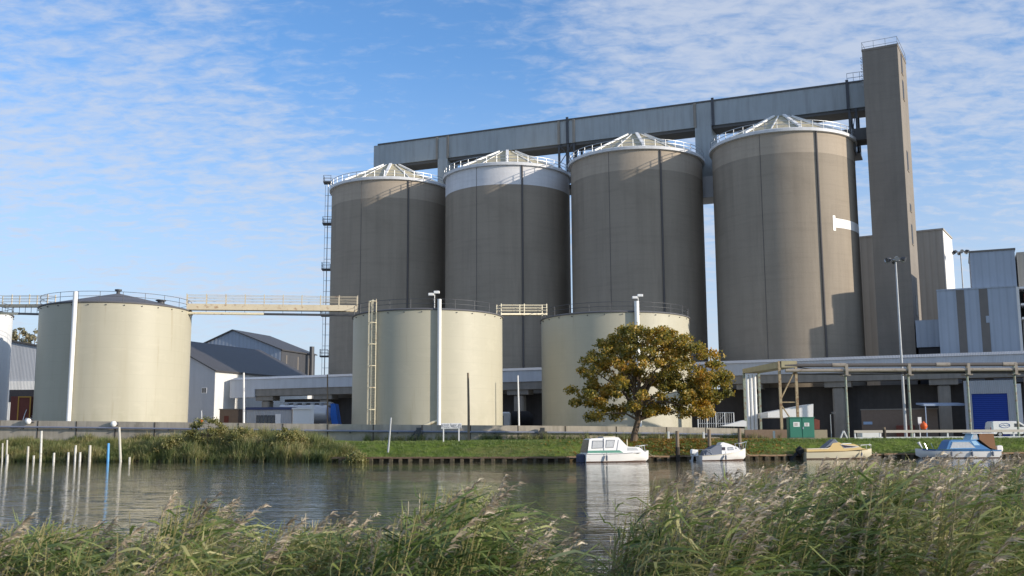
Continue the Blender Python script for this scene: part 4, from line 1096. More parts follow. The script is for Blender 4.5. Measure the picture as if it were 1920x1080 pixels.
# timber piling along the lawn edge
tp = thing('timber_piling', 'row of short dark timber piles under a brown beam along the lawn edge', 'piling', (0, 0, 0))
xs = np.arange(LAWN_X, 62, .95)
cap = MB(); back = MB()
for i in range(len(xs)-1):
    a, b_ = xs[i], xs[i+1]; ya, yb = edge(a), edge(b_)
    j = .015*math.sin(i*1.7)
    cap.add([(a, ya-.22, .30+j), (b_, yb-.22, .30+j), (b_, yb-.22, .45+j), (a, ya-.22, .45+j), (a, ya+.25, .30+j), (b_, yb+.25, .30+j), (b_, yb+.25, .45+j), (a, ya+.25, .45+j)],
            [(0, 1, 2, 3), (3, 2, 6, 7), (0, 4, 5, 1), (4, 7, 6, 5), (0, 3, 7, 4), (1, 5, 6, 2)])
cap.build('beam', m_timber, tp)
pmesh = MB().bbox(-.19, .19, -.14, .14, -.9, .40, .05)
first = None
for i, x in enumerate(xs[:84]):
    if first is None:
        first = pmesh.build('pile', mk('mossy_pile_timber', (.105, .085, .055), .85, var=.35, scale=2, dirt=(.04, .045, .025), dirt_amt=.8, dirt_thr=.45), tp); o = first
    else: o = first.copy(); col.objects.link(o)
    o.location = (x+.07*math.sin(i*5.3), edge(x)-.10+.04*math.sin(i*4.1), -.05-.08*abs(math.sin(i*2.3))); o.rotation_euler = (R(3*math.sin(i*1.7)), R(3.5*math.sin(i*3.1)), R(9*math.sin(i))); o.scale = (.75+.45*abs(math.sin(i*7.7)), 1, 1)

# white and blue stakes standing in the water on the left
stk = [('short pale stake at the left edge of the view with a round cap', 5, 831, 5, 860, .09, 'p'), ('taller pale stake second from the left edge', 13.5, 825, 12.5, 862, .09, 'p'),
       ('stubby white stake at the foot of the two leftmost stakes', 14, 852, 14, 864, .12, 'w'),
       ('pale grey stake third along with no white tip', 53, 837, 52, 862, .11, 'p'), ('tiny white stub between the grey stake and the tallest upright stake', 63.5, 854, 63.5, 862, .11, 'w'),
       ('tallest upright white stake in the water', 78, 808, 76.5, 860, .11, 'w'), ('short white stub just right of the tallest upright stake', 101.5, 849, 101, 862, .11, 'w'),
       ('short white stub halfway along the row of stakes', 128.5, 848, 128, 862, .11, 'w'), ('medium white stake left of a close short stub', 142, 835, 141, 862, .11, 'w'),
       ('short white stub tucked close beside the medium white stake', 150.5, 848, 150, 861, .11, 'w'), ('medium cream stake left of the blue stake', 169, 835, 168, 863, .13, 'p'),
       ('bright blue stake in the water', 203.5, 831, 202.5, 864, .12, 'b'), ('tall leaning pale stake right of the blue stake', 223.5, 801, 227, 866, .12, 'p'),
       ('tiny cream stub at the right end of the stakes', 243, 857, 243, 865, .10, 'p')]
m_paleg = mk('pale_weathered_wood', (.55, .53, .46), .7, var=.15); m_stakewhite = mk('stained_white_stake', (.66, .65, .60), .6, var=.12, dirt=(.30, .29, .20), dirt_amt=.6, dirt_thr=.52); m_stakeblue = mk('stake_blue', (.10, .36, .70), .5)
for lab, ax, ay, bx, by, r, c_ in stk:
    Y = edge(at(bx, by, 108).x)-.9
    b_ = at(bx, by, Y); a = at(ax, ay, Y); b_.z = -.6; a = Vector((a.x, Y, a.z))
    tag(MB().path([b_, a], [r*1.1, r*.95], 8).build('mooring_stake', {'p': m_paleg, 'w': m_stakewhite, 'b': m_stakeblue}[c_], None, True), lab, 'stake', 'stakes in the water by the left bank')
# mooring posts at the right
mp = [('dark mooring post with pale top between the two white boats', 1271.5, 808, 1271, 858, .20, .45), ('dark mooring post behind the small white boat cabin', 1332, 805, 1331, 858, .20, .45),
      ('dark mooring post by the bow rail of the small white boat', 1389, 803, 1388, 856, .20, .45), ('short dark mooring post below the pipe rack post', 1659, 801, 1659, 824, .17, .9)]
for lab, ax, ay, bx, by, r, fr2 in mp:
    Y = (edge(at(bx, by, 97).x)-.5) if by > 840 else 113.5
    a, b_ = at(ax, ay, Y), at(bx, by, Y); b_.z = -.7 if by > 840 else 1.2
    t = thing('mooring_post', lab, 'mooring post', (b_.x, Y, 0), 0, 'mooring posts along the right bank')
    h = a.z; zs = h*fr2 if by > 840 else h-.25
    MB().tube((0, 0, b_.z), (0, 0, zs), r, n=10).build('post', m_timberd, t, True)
    MB().tube((0, 0, zs), (0, 0, h), r*.85, r*.8, n=10).build('pale_top', m_pole, t, True)
for px, pt_, lab in ((1253, 809, 'short pale post at the wall foot left of the tall mooring posts'), (1319, 810, 'short pale post at the wall foot behind the small white boat'), (1451, 808, 'short pale post left of the green cabinet')):
    a = at(px, pt_, 113); zg = zgr(a.x, 113)
    t = thing('marker_post', lab, 'post', (a.x, 113, zg))
    MB().bbox(-.11, .11, -.11, .11, -.3, a.z-zg, .03).build('post', m_eave, t)
# ---------------------------------------------------------------- boats (local x runs from stern to bow, y positive away from the camera side)
def hull_mesh(stn, deck=True):
    """stations: x, half beam at sheer, sheer z, half beam at chine, chine z, keel z"""
    mb = MB(); vs = []
    for x, bd, zd, bc, zc, zk in stn:
        vs += [(x, -bd, zd), (x, -(bd*.55+bc*.45), zd*.45+zc*.55), (x, -bc, zc), (x, 0, zk), (x, bc, zc), (x, bd*.55+bc*.45, zd*.45+zc*.55), (x, bd, zd)]
    n = 7; fs = []
    for i in range(len(stn)-1):
        for k in range(n-1): fs.append((i*n+k, i*n+k+1, (i+1)*n+k+1, (i+1)*n+k))
        fs.append((i*n+n-1, i*n, (i+1)*n, (i+1)*n+n-1))
    fs.append(tuple(range(n-1, -1, -1))); fs.append(tuple(range((len(stn)-1)*n, len(stn)*n)))
    return mb.add(vs, fs)
def side_strip(stn, f0, f1, out_, mi=0):
    """a strip proud of both hull sides between two heights (fraction of sheer height at each station)"""
    mb = MB()
    for sg in (-1, 1):
        vs = []
        for x, bd, zd, bc, zc, zk in stn:
            for f in (f0, f1):
                fz = zd*f; kk = (fz-zc)/(zd-zc); vs.append((x, sg*((bc*(1-kk)+bd*kk)+out_), fz))
        mb.add(vs, [(2*i, 2*i+2, 2*i+3, 2*i+1) for i in range(len(stn)-1)])
    return mb
def cabin(prof, w0, w1, ztop, zbot):
    """prism with tumblehome: half width w0 at zbot, w1 at ztop"""
    mb = MB(); n = len(prof)
    def hw(z): return w0+(w1-w0)*min(1, max(0, (z-zbot)/(ztop-zbot)))
    vs = [(x, -hw(z), z) for x, z in prof]+[(x, hw(z), z) for x, z in prof]
    mb.add(vs, [tuple(range(n)), tuple(range(2*n-1, n-1, -1))]+[(k, n+k, n+(k+1) % n, (k+1) % n) for k in range(n)])
    return mb, hw
def panel(poly, hw, name, m, parent, out_=.012, frame=None):
    ps = []
    cxp = sum(p[0] for p in poly)/len(poly); czp = sum(p[1] for p in poly)/len(poly)
    for sg in (-1, 1):
        mb = MB(); n = len(poly)
        vs = [(x, sg*(hw(z)+out_), z) for x, z in poly]+[(x, sg*(hw(z)+.002), z) for x, z in poly]
        mb.add(vs, [tuple(range(n)), tuple(range(2*n-1, n-1, -1))]+[(k, n+k, n+(k+1) % n, (k+1) % n) for k in range(n)])
        o = mb.build(name, m, parent); ps.append(o)
        if frame:
            fb = MB(); fb.path([(cxp+(x-cxp)*1.06, sg*(hw(z)+out_), czp+(z-czp)*1.1) for x, z in poly], .028, 5, closed=True)
            fb.build('window_frame', frame, o)
    return ps
def outboard(parent, x, z, m_cowl, m_leg, tilt=0., s=1.):
    e = MB(); c, n = Vector((x, 0, z)), 10
    d = Vector((-math.sin(tilt), 0, -math.cos(tilt))); f = Vector((-math.cos(tilt), 0, math.sin(tilt)))
    def P_(a, b, w): return c + f*a*s + d*b*s + Vector((0, w*s, 0))
    cow = []
    for b, a0, a1, w in ((-.42, -.10, .22, .10), (-.36, -.2, .34, .17), (-.1, -.22, .36, .2), (.08, -.18, .3, .17), (.12, -.1, .2, .1)):
        cow += [P_(a0, b, -w), P_(a0*.3+a1*.7, b, -w), P_(a1, b, 0), P_(a0*.3+a1*.7, b, w), P_(a0, b, w)]
    e.add(cow, [(i*5+k, i*5+(k+1) % 5, (i+1)*5+(k+1) % 5, (i+1)*5+k) for i in range(4) for k in range(5)]+[(4, 3, 2, 1, 0), (20, 21, 22, 23, 24)])
    eo = e.build('outboard_motor', m_cowl, parent, True)
    l = MB(); l.add([P_(a, b, w) for b in (.12, .85) for a, w in ((-.06, -.07), (.14, -.04), (.14, .04), (-.06, .07))], [(0, 1, 5, 4), (1, 2, 6, 5), (2, 3, 7, 6), (3, 0, 4, 7), (3, 2, 1, 0), (4, 5, 6, 7)])
    l.path([P_(-.02, .78, 0), P_(.3, .78, 0)], .05*s, 6); l.box(*sorted((P_(-.3, 0, 0).x, P_(-.02, 0, 0).x)), c.y-.1, c.y+.1, z-.28*s, z+.05*s)
    l.build('motor_leg', m_leg, eo)
def rail(parent, pts, posts, r=.02, name='bow_rail'):
    mb = MB(); mb.path(pts, r, 5)
    for a, b in posts: mb.tube(a, b, r, n=5)
    return mb.build(name, m_chrome, parent)
def fender(parent, x, y, z, r=.1, h=.45, m=None):
    return MB().lathe([(.02, z-h), (r, z-h+.06), (r, z-.06), (.02, z), (.02, z+.3)], 10, c=(x, y)).build('fender', m or m_white, parent, True)
def boat(px, py, label, yaw, group='boats moored along the right bank'):
    Y = FPX*CAMZ/(py-(824-.0055*(px-960)))
    p = at(px, py, Y)
    return thing('cabin_boat', label, 'boat', (p.x, Y, 0), yaw, group)

# 1: the white cruiser with the green stripe
b1 = boat(1093, 866, 'white cabin cruiser with a green stripe and curtained windows', R(13))
S1 = [(0, 1.08, .74, 1.0, .08, -.28), (1.2, 1.15, .74, 1.04, .07, -.3), (2.8, 1.17, .76, 1.0, .08, -.3), (4.2, 1.02, .82, .8, .12, -.25), (5.2, .66, .89, .42, .2, -.15), (5.75, .26, .94, .12, .3, .02), (6.0, .05, .97, .03, .42, .25)]
hull_mesh(S1).build('hull', m_gelcoat, b1, True)
side_strip(S1[:-1], .92, .985, .02).build('rubbing_strake', m_gelshade, b1)
side_strip(S1[:-1], .02, .12, .006).build('waterline', m_antifoul, b1)
pr1 = [(.1, .72), (.35, 1.95), (.55, 2.03), (1.6, 2.08), (1.66, 2.12), (2.85, 2.14), (3.02, 2.10), (3.75, 1.34), (4.0, 1.30), (4.75, 1.28), (4.95, 1.18), (5.3, .88), (5.1, .80), (2.8, .74)]
cm, hw = cabin(pr1, 1.04, .82, 2.1, .75); cm.build('cabin', m_gelcoat, b1)
panel([(.55, 1.22), (1.48, 1.25), (1.55, 1.80), (.66, 1.80)], hw, 'cabin_window', m_curtain, b1, frame=m_gelshade)
panel([(1.8, 1.27), (2.45, 1.29), (2.62, 1.85), (1.9, 1.85)], hw, 'cabin_window', m_curtain, b1, frame=m_gelshade)
panel([(3.72, .98), (4.75, 1.0), (4.55, 1.22), (3.74, 1.24)], hw, 'cabin_window', m_curtain, b1, .01)
panel([(.12, .80), (3.35, .80), (3.0, 1.02), (.17, 1.0)], hw, 'green_stripe', m_bgreen, b1, .018)
panel([(2.72, 1.0), (2.78, 1.0), (3.0, 1.9), (2.94, 1.9)], hw, 'pillar_line', m_gelshade, b1, .012)
MB().add([(3.06, -.74, 2.03), (3.06, .74, 2.03), (3.7, .82, 1.40), (3.7, -.82, 1.40)], [(0, 1, 2, 3)]).build('windscreen', m_curtain, b1, loc=(.02, 0, .015))
MB().bbox(1.7, 2.8, -.6, .6, 2.143, 2.2, .03).build('roof_hatch', m_bcream, b1)
MB().path([(1.58, -.98, .95), (1.62, -.84, 2.0), (1.62, -.5, 2.13), (1.62, .5, 2.13), (1.62, .84, 2.0), (1.58, .98, .95)], .05, 6).build('canopy_hoop', m_gelshade, b1)
sc_b = MB(); sc_b.add([(.04, -.98, .85), (.04, .98, .85), (.30, .84, 1.93), (.30, -.84, 1.93)], [(0, 1, 2, 3)]); sc_b.build('rear_screen', m_glass, b1)
MB().bbox(-.42, -.003, -.75, .75, .02, .72, .12).build('transom_cover', m_navy, b1)
rail(b1, [(5.0, -.5, 1.35), (5.55, -.35, 1.42), (5.98, 0, 1.45), (5.55, .35, 1.42), (5.0, .5, 1.35)], [((5.1, -.52, .9), (5.0, -.5, 1.35)), ((5.6, -.3, .93), (5.5, -.36, 1.42)), ((5.1, .52, .9), (5.0, .5, 1.35)), ((5.6, .3, .93), (5.5, .36, 1.42))])
MB().lathe([(.02, .9), (.05, .92), (.045, 1.9), (.02, 1.95)], 6, c=(4.2, .4)).build('flag_staff', m_bcream, b1)
fender(b1, 1.75, -1.28, .62, .09, .5, m_gelshade)

# 2: the small white boat with the grey cover and white outboard
b2 = boat(1311, 863, 'small white boat with a grey canvas cover and white outboard motor', R(9))
S2 = [(0, .92, .44, .84, .05, -.2), (1.2, .98, .52, .86, .05, -.22), (2.6, .92, .66, .7, .08, -.2), (3.6, .58, .86, .36, .16, -.1), (4.15, .22, 1.0, .1, .3, .05), (4.4, .05, 1.08, .03, .5, .3)]
hull_mesh(S2).build('hull', m_gelcoat, b2, True)
side_strip(S2[:-1], .90, .98, .02).build('rubbing_strake', m_bcream, b2)
side_strip(S2[:-1], .02, .14, .006).build('waterline', m_antifoul, b2)
cm, hw = cabin([(1.75, .55), (1.80, 1.32), (1.95, 1.58), (2.15, 1.64), (2.7, 1.48), (3.25, 1.25), (3.45, 1.2), (3.6, 1.0), (3.68, .84), (3.1, .68)], .84, .5, 1.6, .6)
cm.build('cabin', m_gelcoat, b2)
panel([(1.88, .95), (2.2, .95), (2.24, 1.18), (1.95, 1.18)], hw, 'cabin_window', m_tinted, b2, frame=m_gelshade)
panel([(2.5, .95), (3.0, .98), (2.96, 1.16), (2.52, 1.15)], hw, 'cabin_window', m_curtain, b2, frame=m_gelshade)
panel([(3.22, 1.03), (3.3, 1.03), (3.3, 1.16), (3.22, 1.16)], hw, 'porthole', m_tinted, b2)
cv, hwc = cabin([(.35, .48), (.5, .86), (1.0, 1.12), (1.45, 1.36), (1.95, 1.40), (1.85, .56)], .86, .62, 1.4, .5); cv.build('canvas_cover', m_gelshade, b2)
pl_ = MB(); pl_.path([(.25, -.84, .47), (.05, -.84, .95), (.75, -.8, 1.0), (.95, -.85, .52)], .022, 5); pl_.path([(.25, .84, .47), (.05, .84, .95), (.75, .8, 1.0), (.95, .85, .52)], .022, 5)
pl_.path([(.5, -.82, .98), (1.0, -.88, .54)], .02, 5); pl_.build('stern_rail', m_chrome, b2)
MB().bbox(-.62, -.02, .1, .62, .40, .98, .06).build('white_box', m_gelcoat, b2)
outboard(b2, -.55, .66, m_gelcoat, m_steel, .15, .85)
rail(b2, [(3.6, -.5, 1.5), (4.1, -.28, 1.58), (4.55, 0, 1.68), (4.1, .28, 1.58), (3.6, .5, 1.5)], [((3.75, -.48, .92), (3.62, -.5, 1.5)), ((4.15, -.2, 1.0), (4.1, -.28, 1.58)), ((4.38, 0, 1.06), (4.55, 0, 1.68)), ((3.75, .48, .92), (3.62, .5, 1.5))])
fender(b2, 2.15, -1.02, .5, .085, .42, m_gelshade)

# 3: the cream and yellow day boat
b3 = boat(1507, 860, 'cream and yellow day boat with a dark tilted outboard motor', R(1))
S3 = [(0, 1.0, .68, .92, .06, -.25), (1.8, 1.08, .70, .95, .05, -.28), (3.6, 1.04, .76, .82, .08, -.25), (5.0, .76, .84, .46, .2, -.12), (6.0, .36, .90, .14, .36, .05), (6.5, .06, .95, .03, .6, .35)]
hull_mesh(S3).build('hull', m_bcream, b3, True)
side_strip(S3[:-1], .93, 1.0, .03).build('rubbing_strake', mk('brown_strake', (.38, .24, .10), .6), b3)
side_strip(S3[:-1], .02, .12, .006).build('waterline', m_antifoul, b3)
cm, hw = cabin([(.03, .70), (.03, .98), (2.0, 1.02), (2.3, 1.12), (2.6, 1.48), (3.2, 1.56), (3.5, 1.42), (4.6, 1.40), (4.9, 1.28), (5.3, 1.0), (5.75, .9), (3.6, .76)], 1.03, .72, 1.55, .7)
cm.build('topsides', m_byellow, b3)
panel([(3.35, 1.33), (5.0, 1.13), (4.4, 1.06), (3.65, 1.02)], hw, 'cabin_window', m_tinted, b3, .014, frame=m_gelcoat)
panel([(.1, .96), (2.0, 1.0), (2.3, 1.1), (2.25, 1.05), (2.0, .955), (.1, .92)], hw, 'white_coaming', m_gelcoat, b3, .03)
cv = MB(); cv.add([(1.75, -.9, 1.0), (1.75, .9, 1.0), (2.75, .66, 1.82), (2.75, -.66, 1.82), (3.1, -.7, 1.55), (3.1, .7, 1.55)], [(0, 1, 2, 3), (3, 2, 5, 4), (0, 3, 4), (1, 5, 2)]); cv.build('canvas_screen', m_gelshade, b3)
MB().path([(3.1, -.68, 1.55), (2.85, -.62, 1.84), (2.85, .62, 1.84), (3.1, .68, 1.55)], .03, 5).build('screen_frame', m_chrome, b3)
MB().bbox(3.6, 4.5, -.4, .4, 1.41, 1.47, .03).build('foredeck_hatch', m_gelcoat, b3)
outboard(b3, -.45, .62, m_rubber, m_rubber, .9, 1.25)
MB().bbox(-.28, -.01, -.2, .25, .55, .8, .05).build('motor_bracket', m_white, b3)
rail(b3, [(5.3, -.6, 1.28), (5.9, -.35, 1.3), (6.5, 0, 1.34), (5.9, .35, 1.3), (5.3, .6, 1.28)], [((5.3, -.6, .88), (5.3, -.6, 1.28)), ((5.9, -.36, .9), (5.9, -.35, 1.3)), ((6.45, 0, .95), (6.5, 0, 1.34)), ((5.3, .6, .88), (5.3, .6, 1.28))])
fl_ = MB(); fl_.lathe([(.02, 1.2), (.07, 1.24), (.07, 1.36), (.02, 1.4)], 8, c=(6.3, -.12)); fl_.build('bow_light', m_white, b3)
fender(b3, 5.3, -.72, .62, .08, .42, m_gelshade)

# 4: the blue topped boat, bow to the left
b4 = boat(1868, 857.5, 'white hulled boat with blue cabin, brown canvas and white canopy top', R(182))
S4 = [(0, 1.1, .74, 1.02, .06, -.28), (2.0, 1.18, .74, 1.06, .05, -.3), (4.4, 1.14, .76, .95, .07, -.28), (6.2, .82, .82, .56, .16, -.2), (7.3, .36, .88, .2, .3, 0), (7.85, .06, .92, .03, .5, .3)]
hull_mesh(S4).build('hull', m_gelcoat, b4, True)
side_strip(S4[:-1], .86, 1.02, .025).build('gunwale_band', m_bblue, b4)
MB().add([(x, s*(bd+.02), zd+.03) for x, bd, zd, *_ in S4 for s in (-1, 1)], [(2*i, 2*i+2, 2*i+3, 2*i+1) for i in range(len(S4)-1)]).build('deck', m_bblue, b4)
side_strip(S4[:-1], .02, .1, .006).build('waterline', m_antifoul, b4)
cm, hw = cabin([(1.0, .78), (1.9, 1.35), (2.25, 1.72), (4.6, 1.74), (4.85, 1.6), (5.25, .84)], 1.0, .82, 1.72, .8)
cm.build('cabin', m_bblue, b4)
panel([(2.45, .98), (2.98, 1.5), (4.55, 1.5), (4.85, .95)], hw, 'cabin_window', m_curtain, b4, .014, frame=m_bltblue)
panel([(1.95, 1.2), (2.5, 1.2), (2.75, 1.6), (2.3, 1.62)], hw, 'side_badge', m_bltblue, b4, .014)
up, hwu = cabin([(1.95, 1.73), (2.75, 1.73), (2.5, 2.3), (2.1, 2.3)], .8, .72, 2.3, 1.7); up.build('upper_screen', m_bltblue, b4)
panel([(2.05, 1.8), (2.6, 1.8), (2.42, 2.22), (2.12, 2.22)], hwu, 'screen_pane', m_curtain, b4)
MB().bbox(.35, 2.75, -.85, .85, 2.303, 2.38, .03).build('canopy_top', m_gelcoat, b4)
cv, _ = cabin([(.45, .78), (.50, 2.28), (1.9, 2.28), (1.95, 1.75), (1.0, .95)], .98, .8, 2.3, .8); cv.build('canvas_screen', m_bbrown, b4)
outboard(b4, -.32, .68, m_gelcoat, m_gelcoat, .05, 1.15)
ra_ = MB(); ra_.path([(5.7, -.8, .82), (5.95, -.8, 1.42)], .025, 5); ra_.path([(6.9, -.5, .86), (7.1, -.45, 1.4)], .025, 5); ra_.path([(6.9, .5, .86), (7.1, .45, 1.4)], .025, 5); ra_.build('stanchion', m_chrome, b4)
an = MB(); an.path([(7.2, .1, .95), (7.4, .1, 1.25), (7.55, .1, 1.5)], [.04, .08, .15], 8); an.build('bow_searchlight', m_white, b4)
for x in (.9, 2.9, 4.9): fender(b4, x, 1.22, .62, .1, .46, m_gelshade)

# mooring ropes from each boat to the bank
m_rope = mk('mooring_rope', (.35, .31, .24), .9)
for b_, L_ in ((b1, 5.9), (b2, 4.3), (b3, 6.4), (b4, 7.7)):
    inv = Matrix.Rotation(-b_.rotation_euler.z, 3, 'Z')
    for x_, z_, dx_ in ((.1, .62, -1.4), (L_, .92, 1.5)):
        p = Vector((x_, 0, z_)); w = b_.location + Matrix.Rotation(b_.rotation_euler.z, 3, 'Z') @ p
        sg = 1 if abs(b_.rotation_euler.z) < 1.5 else -1
        e = Vector((w.x+dx_*sg, 0, 0)); e.y = edge(e.x)+.6; e.z = zgr(e.x, e.y)
        q = inv @ (e-b_.location); m_ = p.lerp(q, .5); m_.z -= .18
        MB().path([p, p.lerp(m_, .5)-Vector((0, 0, .04)), m_, m_.lerp(q, .5)-Vector((0, 0, .03)), q], .022, 5).build('mooring_rope', m_rope, b_)

# ---------------------------------------------------------------- foliage
rng = np.random.default_rng(11)
def quads_obj(name, V, F, mats, midx=None, parent=None):
    me = bpy.data.meshes.new(name)
    nv, nf = len(V), len(F)
    me.vertices.add(nv); me.vertices.foreach_set('co', np.asarray(V, np.float32).ravel())
    me.loops.add(nf*4); me.loops.foreach_set('vertex_index', np.asarray(F, np.int32).ravel())
    me.polygons.add(nf); me.polygons.foreach_set('loop_start', np.arange(0, nf*4, 4, dtype=np.int32))
    for m in mats: me.materials.append(m)
    if midx is not None: me.polygons.foreach_set('material_index', np.asarray(midx, np.int32))
    me.update(calc_edges=True); me.validate()
    o = bpy.data.objects.new(name, me); col.objects.link(o)
    if parent is not None: o.parent = parent
    return o
def leaf_quads(P, size, elong=1.5, up=.3):
    """one small rhombic leaf per point, random facing"""
    n = len(P); a = rng.normal(size=(n, 3)); a[:, 2] += up; a /= np.linalg.norm(a, axis=1)[:, None]
    b = rng.normal(size=(n, 3)); b -= (b*a).sum(1)[:, None]*a; b /= np.linalg.norm(b, axis=1)[:, None]
    c = np.cross(a, b); s = (size*rng.uniform(.6, 1.35, n))[:, None]
    V = np.stack([P-b*s*.5*elong, P+c*s*.42-b*s*.05+a*s*.08, P+b*s*.5*elong, P-c*s*.42-b*s*.05+a*s*.08], 1).reshape(-1, 3)
    return V, np.arange(4*n).reshape(n, 4)
def tree(name, label, cat, base, blobs, nclump, per, size, cr, leafm, trunk_pts, trunk_r, limbs, barkm, group=None, up=.3):
    """blobs: (cx, cz, rx, rz, ry) ellipsoids of the crown, local to the base"""
    t = thing(name, label, cat, base, 0, group)
    mb = MB(); mb.path(trunk_pts, trunk_r, 10)
    C = []
    w = np.array([b[2]*b[3] for b in blobs]); w = w/w.sum()
    for bi, b in enumerate(blobs):
        for _ in range(max(3, int(nclump*w[bi]))):
            d = rng.normal(size=3); d /= np.linalg.norm(d); r_ = rng.uniform(.35, 1)**.45
            C.append((b[0]+d[0]*b[2]*r_, (b[4] if len(b) > 5 else 0)+d[1]*b[-1]*r_, b[1]+d[2]*b[3]*r_))
    C = np.array(C)
    tp = [Vector(p) for p in trunk_pts]
    for k in range(limbs):
        e = Vector(C[rng.integers(len(C))]); f = rng.uniform(.3, 1); i = min(len(tp)-2, int(f*(len(tp)-1)))
        s = tp[i].lerp(tp[i+1], f*(len(tp)-1)-i)
        if e.z < s.z+.3: s = tp[max(1, i-1)]
        m1 = s.lerp(e, .4)+Vector((rng.normal()*.3, rng.normal()*.3, (e-s).length*.10)); m2 = s.lerp(e, .75)+Vector((rng.normal()*.25, rng.normal()*.25, (e-s).length*.07))
        r0 = trunk_r[0]*rng.uniform(.18, .36)
        mb.path([s, m1, m2, e], [r0, r0*.62, r0*.36, r0*.12], 6)
    mb.build('trunk', barkm, t, True)
    P = []
    for c_ in C:
        q = rng.normal(size=(int(per*rng.uniform(.5, 1.5)), 3)); q /= np.linalg.norm(q, axis=1)[:, None]
        q *= (rng.uniform(0, 1, len(q))**.6)[:, None]*cr*rng.uniform(.6, 1.25); q[:, 2] *= .62; q[:, 2] -= .10*(q[:, 0]**2+q[:, 1]**2)/cr
        P.append(c_+q)
    P = np.concatenate(P)
    V, F = leaf_quads(P, size, 1.5, up)
    quads_obj('crown', V, F, [leafm], None, t)
    return t
TY = 102.5
tb_ = at(1187, 829, TY); tb_.z = zgr(tb_.x, TY)
def loc_(px, py): p = at(px, py, TY)-tb_; return p.x, p.z
def blob(px, py, rx, ry, d): x, z = loc_(px, py); k = TY/FPX; return (x, z, rx*k, ry*k, d)
blobs = [blob(1212, 668, 92, 62, 4.6), blob(1152, 690, 62, 52, 4.2), blob(1290, 690, 64, 56, 4.4), blob(1330, 728, 40, 34, 3.2), blob(1110, 738, 42, 24, 3.0),
         blob(1210, 735, 110, 42, 5.0), blob(1130, 775, 34, 12, 2.4), blob(1300, 755, 48, 28, 3.4), blob(1195, 630, 56, 26, 3.0), blob(1270, 640, 36, 18, 2.5), blob(1350, 712, 22, 16, 1.6), blob(1092, 746, 26, 12, 1.6)]
tk_ = [(0, 0, -.4), (loc_(1190, 812)[0], 0, loc_(1190, 812)[1]), (loc_(1197, 788)[0], .1, loc_(1197, 788)[1]), (loc_(1195, 760)[0], 0, loc_(1195, 760)[1]), (loc_(1200, 710)[0], .2, loc_(1200, 710)[1]), (loc_(1205, 640)[0], 0, loc_(1205, 640)[1])]
tree('autumn_tree', 'spreading tree with orange and olive autumn leaves beside the white cruiser', 'tree', tb_, blobs, 370, 118, .20, .82, m_leaf_tree, tk_, [.42, .31, .28, .24, .16, .05], 40, m_bark)
# two hazy trees far behind the sheds
for px, py, h_, lab in ((38, 632, 24, 'pale far tree rising left of the cream tank with the cone roof'), (66, 640, 22, 'pale far tree peeping out just behind the edge of the left cream tank')):
    Y = 330; top = at(px, 607 if px < 50 else 612, Y); bs_ = Vector((top.x, Y, SITE)); z = top.z-SITE
    tree('distant_tree', lab, 'tree', bs_, [(0, z*.72, 4.2, z*.26, 4), (-2, z*.55, 3.2, z*.2, 3), (2, z*.6, 3, z*.2, 3)], 80, 40, .7, 1.7, m_leaf_far,
         [(0, 0, -.5), (.3, 0, z*.4), (0, 0, z*.95)], [.5, .35, .08], 14, m_bark, 'far trees behind the sheds')
p = at(597, 775, 215); p.z = SITE
tree('distant_tree', 'dim green tree seen under the covered gallery behind the tanker', 'tree', p, [(0, 5.5, 3.5, 3, 3), (1.5, 4, 3, 2, 2)], 40, 40, .5, 1.2, m_leaf_bush, [(0, 0, -.4), (0, 0, 3), (.2, 0, 6)], [.3, .22, .06], 8, m_bark, 'far trees behind the sheds')

# bushes on the left bank
def bush(label, px, pyt, pyb, Y, rx, seed, lm=m_leaf_bush):
    b_ = at(px, pyb, Y); b_.z = zgr(b_.x, Y); top = at(px, pyt, Y).z-b_.z
    bl = [(0, top*.52, rx*.55, top*.44, 1.6), (-rx*.5, top*.32, rx*.42, top*.30, 1.4), (rx*.5, top*.36, rx*.42, top*.32, 1.4)]
    return tree('bush', label, 'bush', b_, bl, 80, 95, .12, .58, lm, [(0, 0, -.3), (0, 0, top*.4), (.1, 0, top*.7)], [.12, .08, .03], 24, m_bark, 'scrub bushes on the left bank', .2)
bush('biggest mounded green brown bush rising above the flood wall', 388, 778, 858, 107.5, 3.6, 1)
bush('mid height bush just right of the biggest mounded bush', 455, 800, 860, 106.5, 2.2, 2)
bush('low green bush below the white kiosk', 535, 802, 862, 104, 2.4, 3)
bush('low spreading bush at the left foot of the biggest mounded bush', 325, 818, 862, 107, 2.2, 4)
bush('dark little bush drooping over the water at the left end of the piling', 668, 842, 866, 97.5, 1.3, 5)
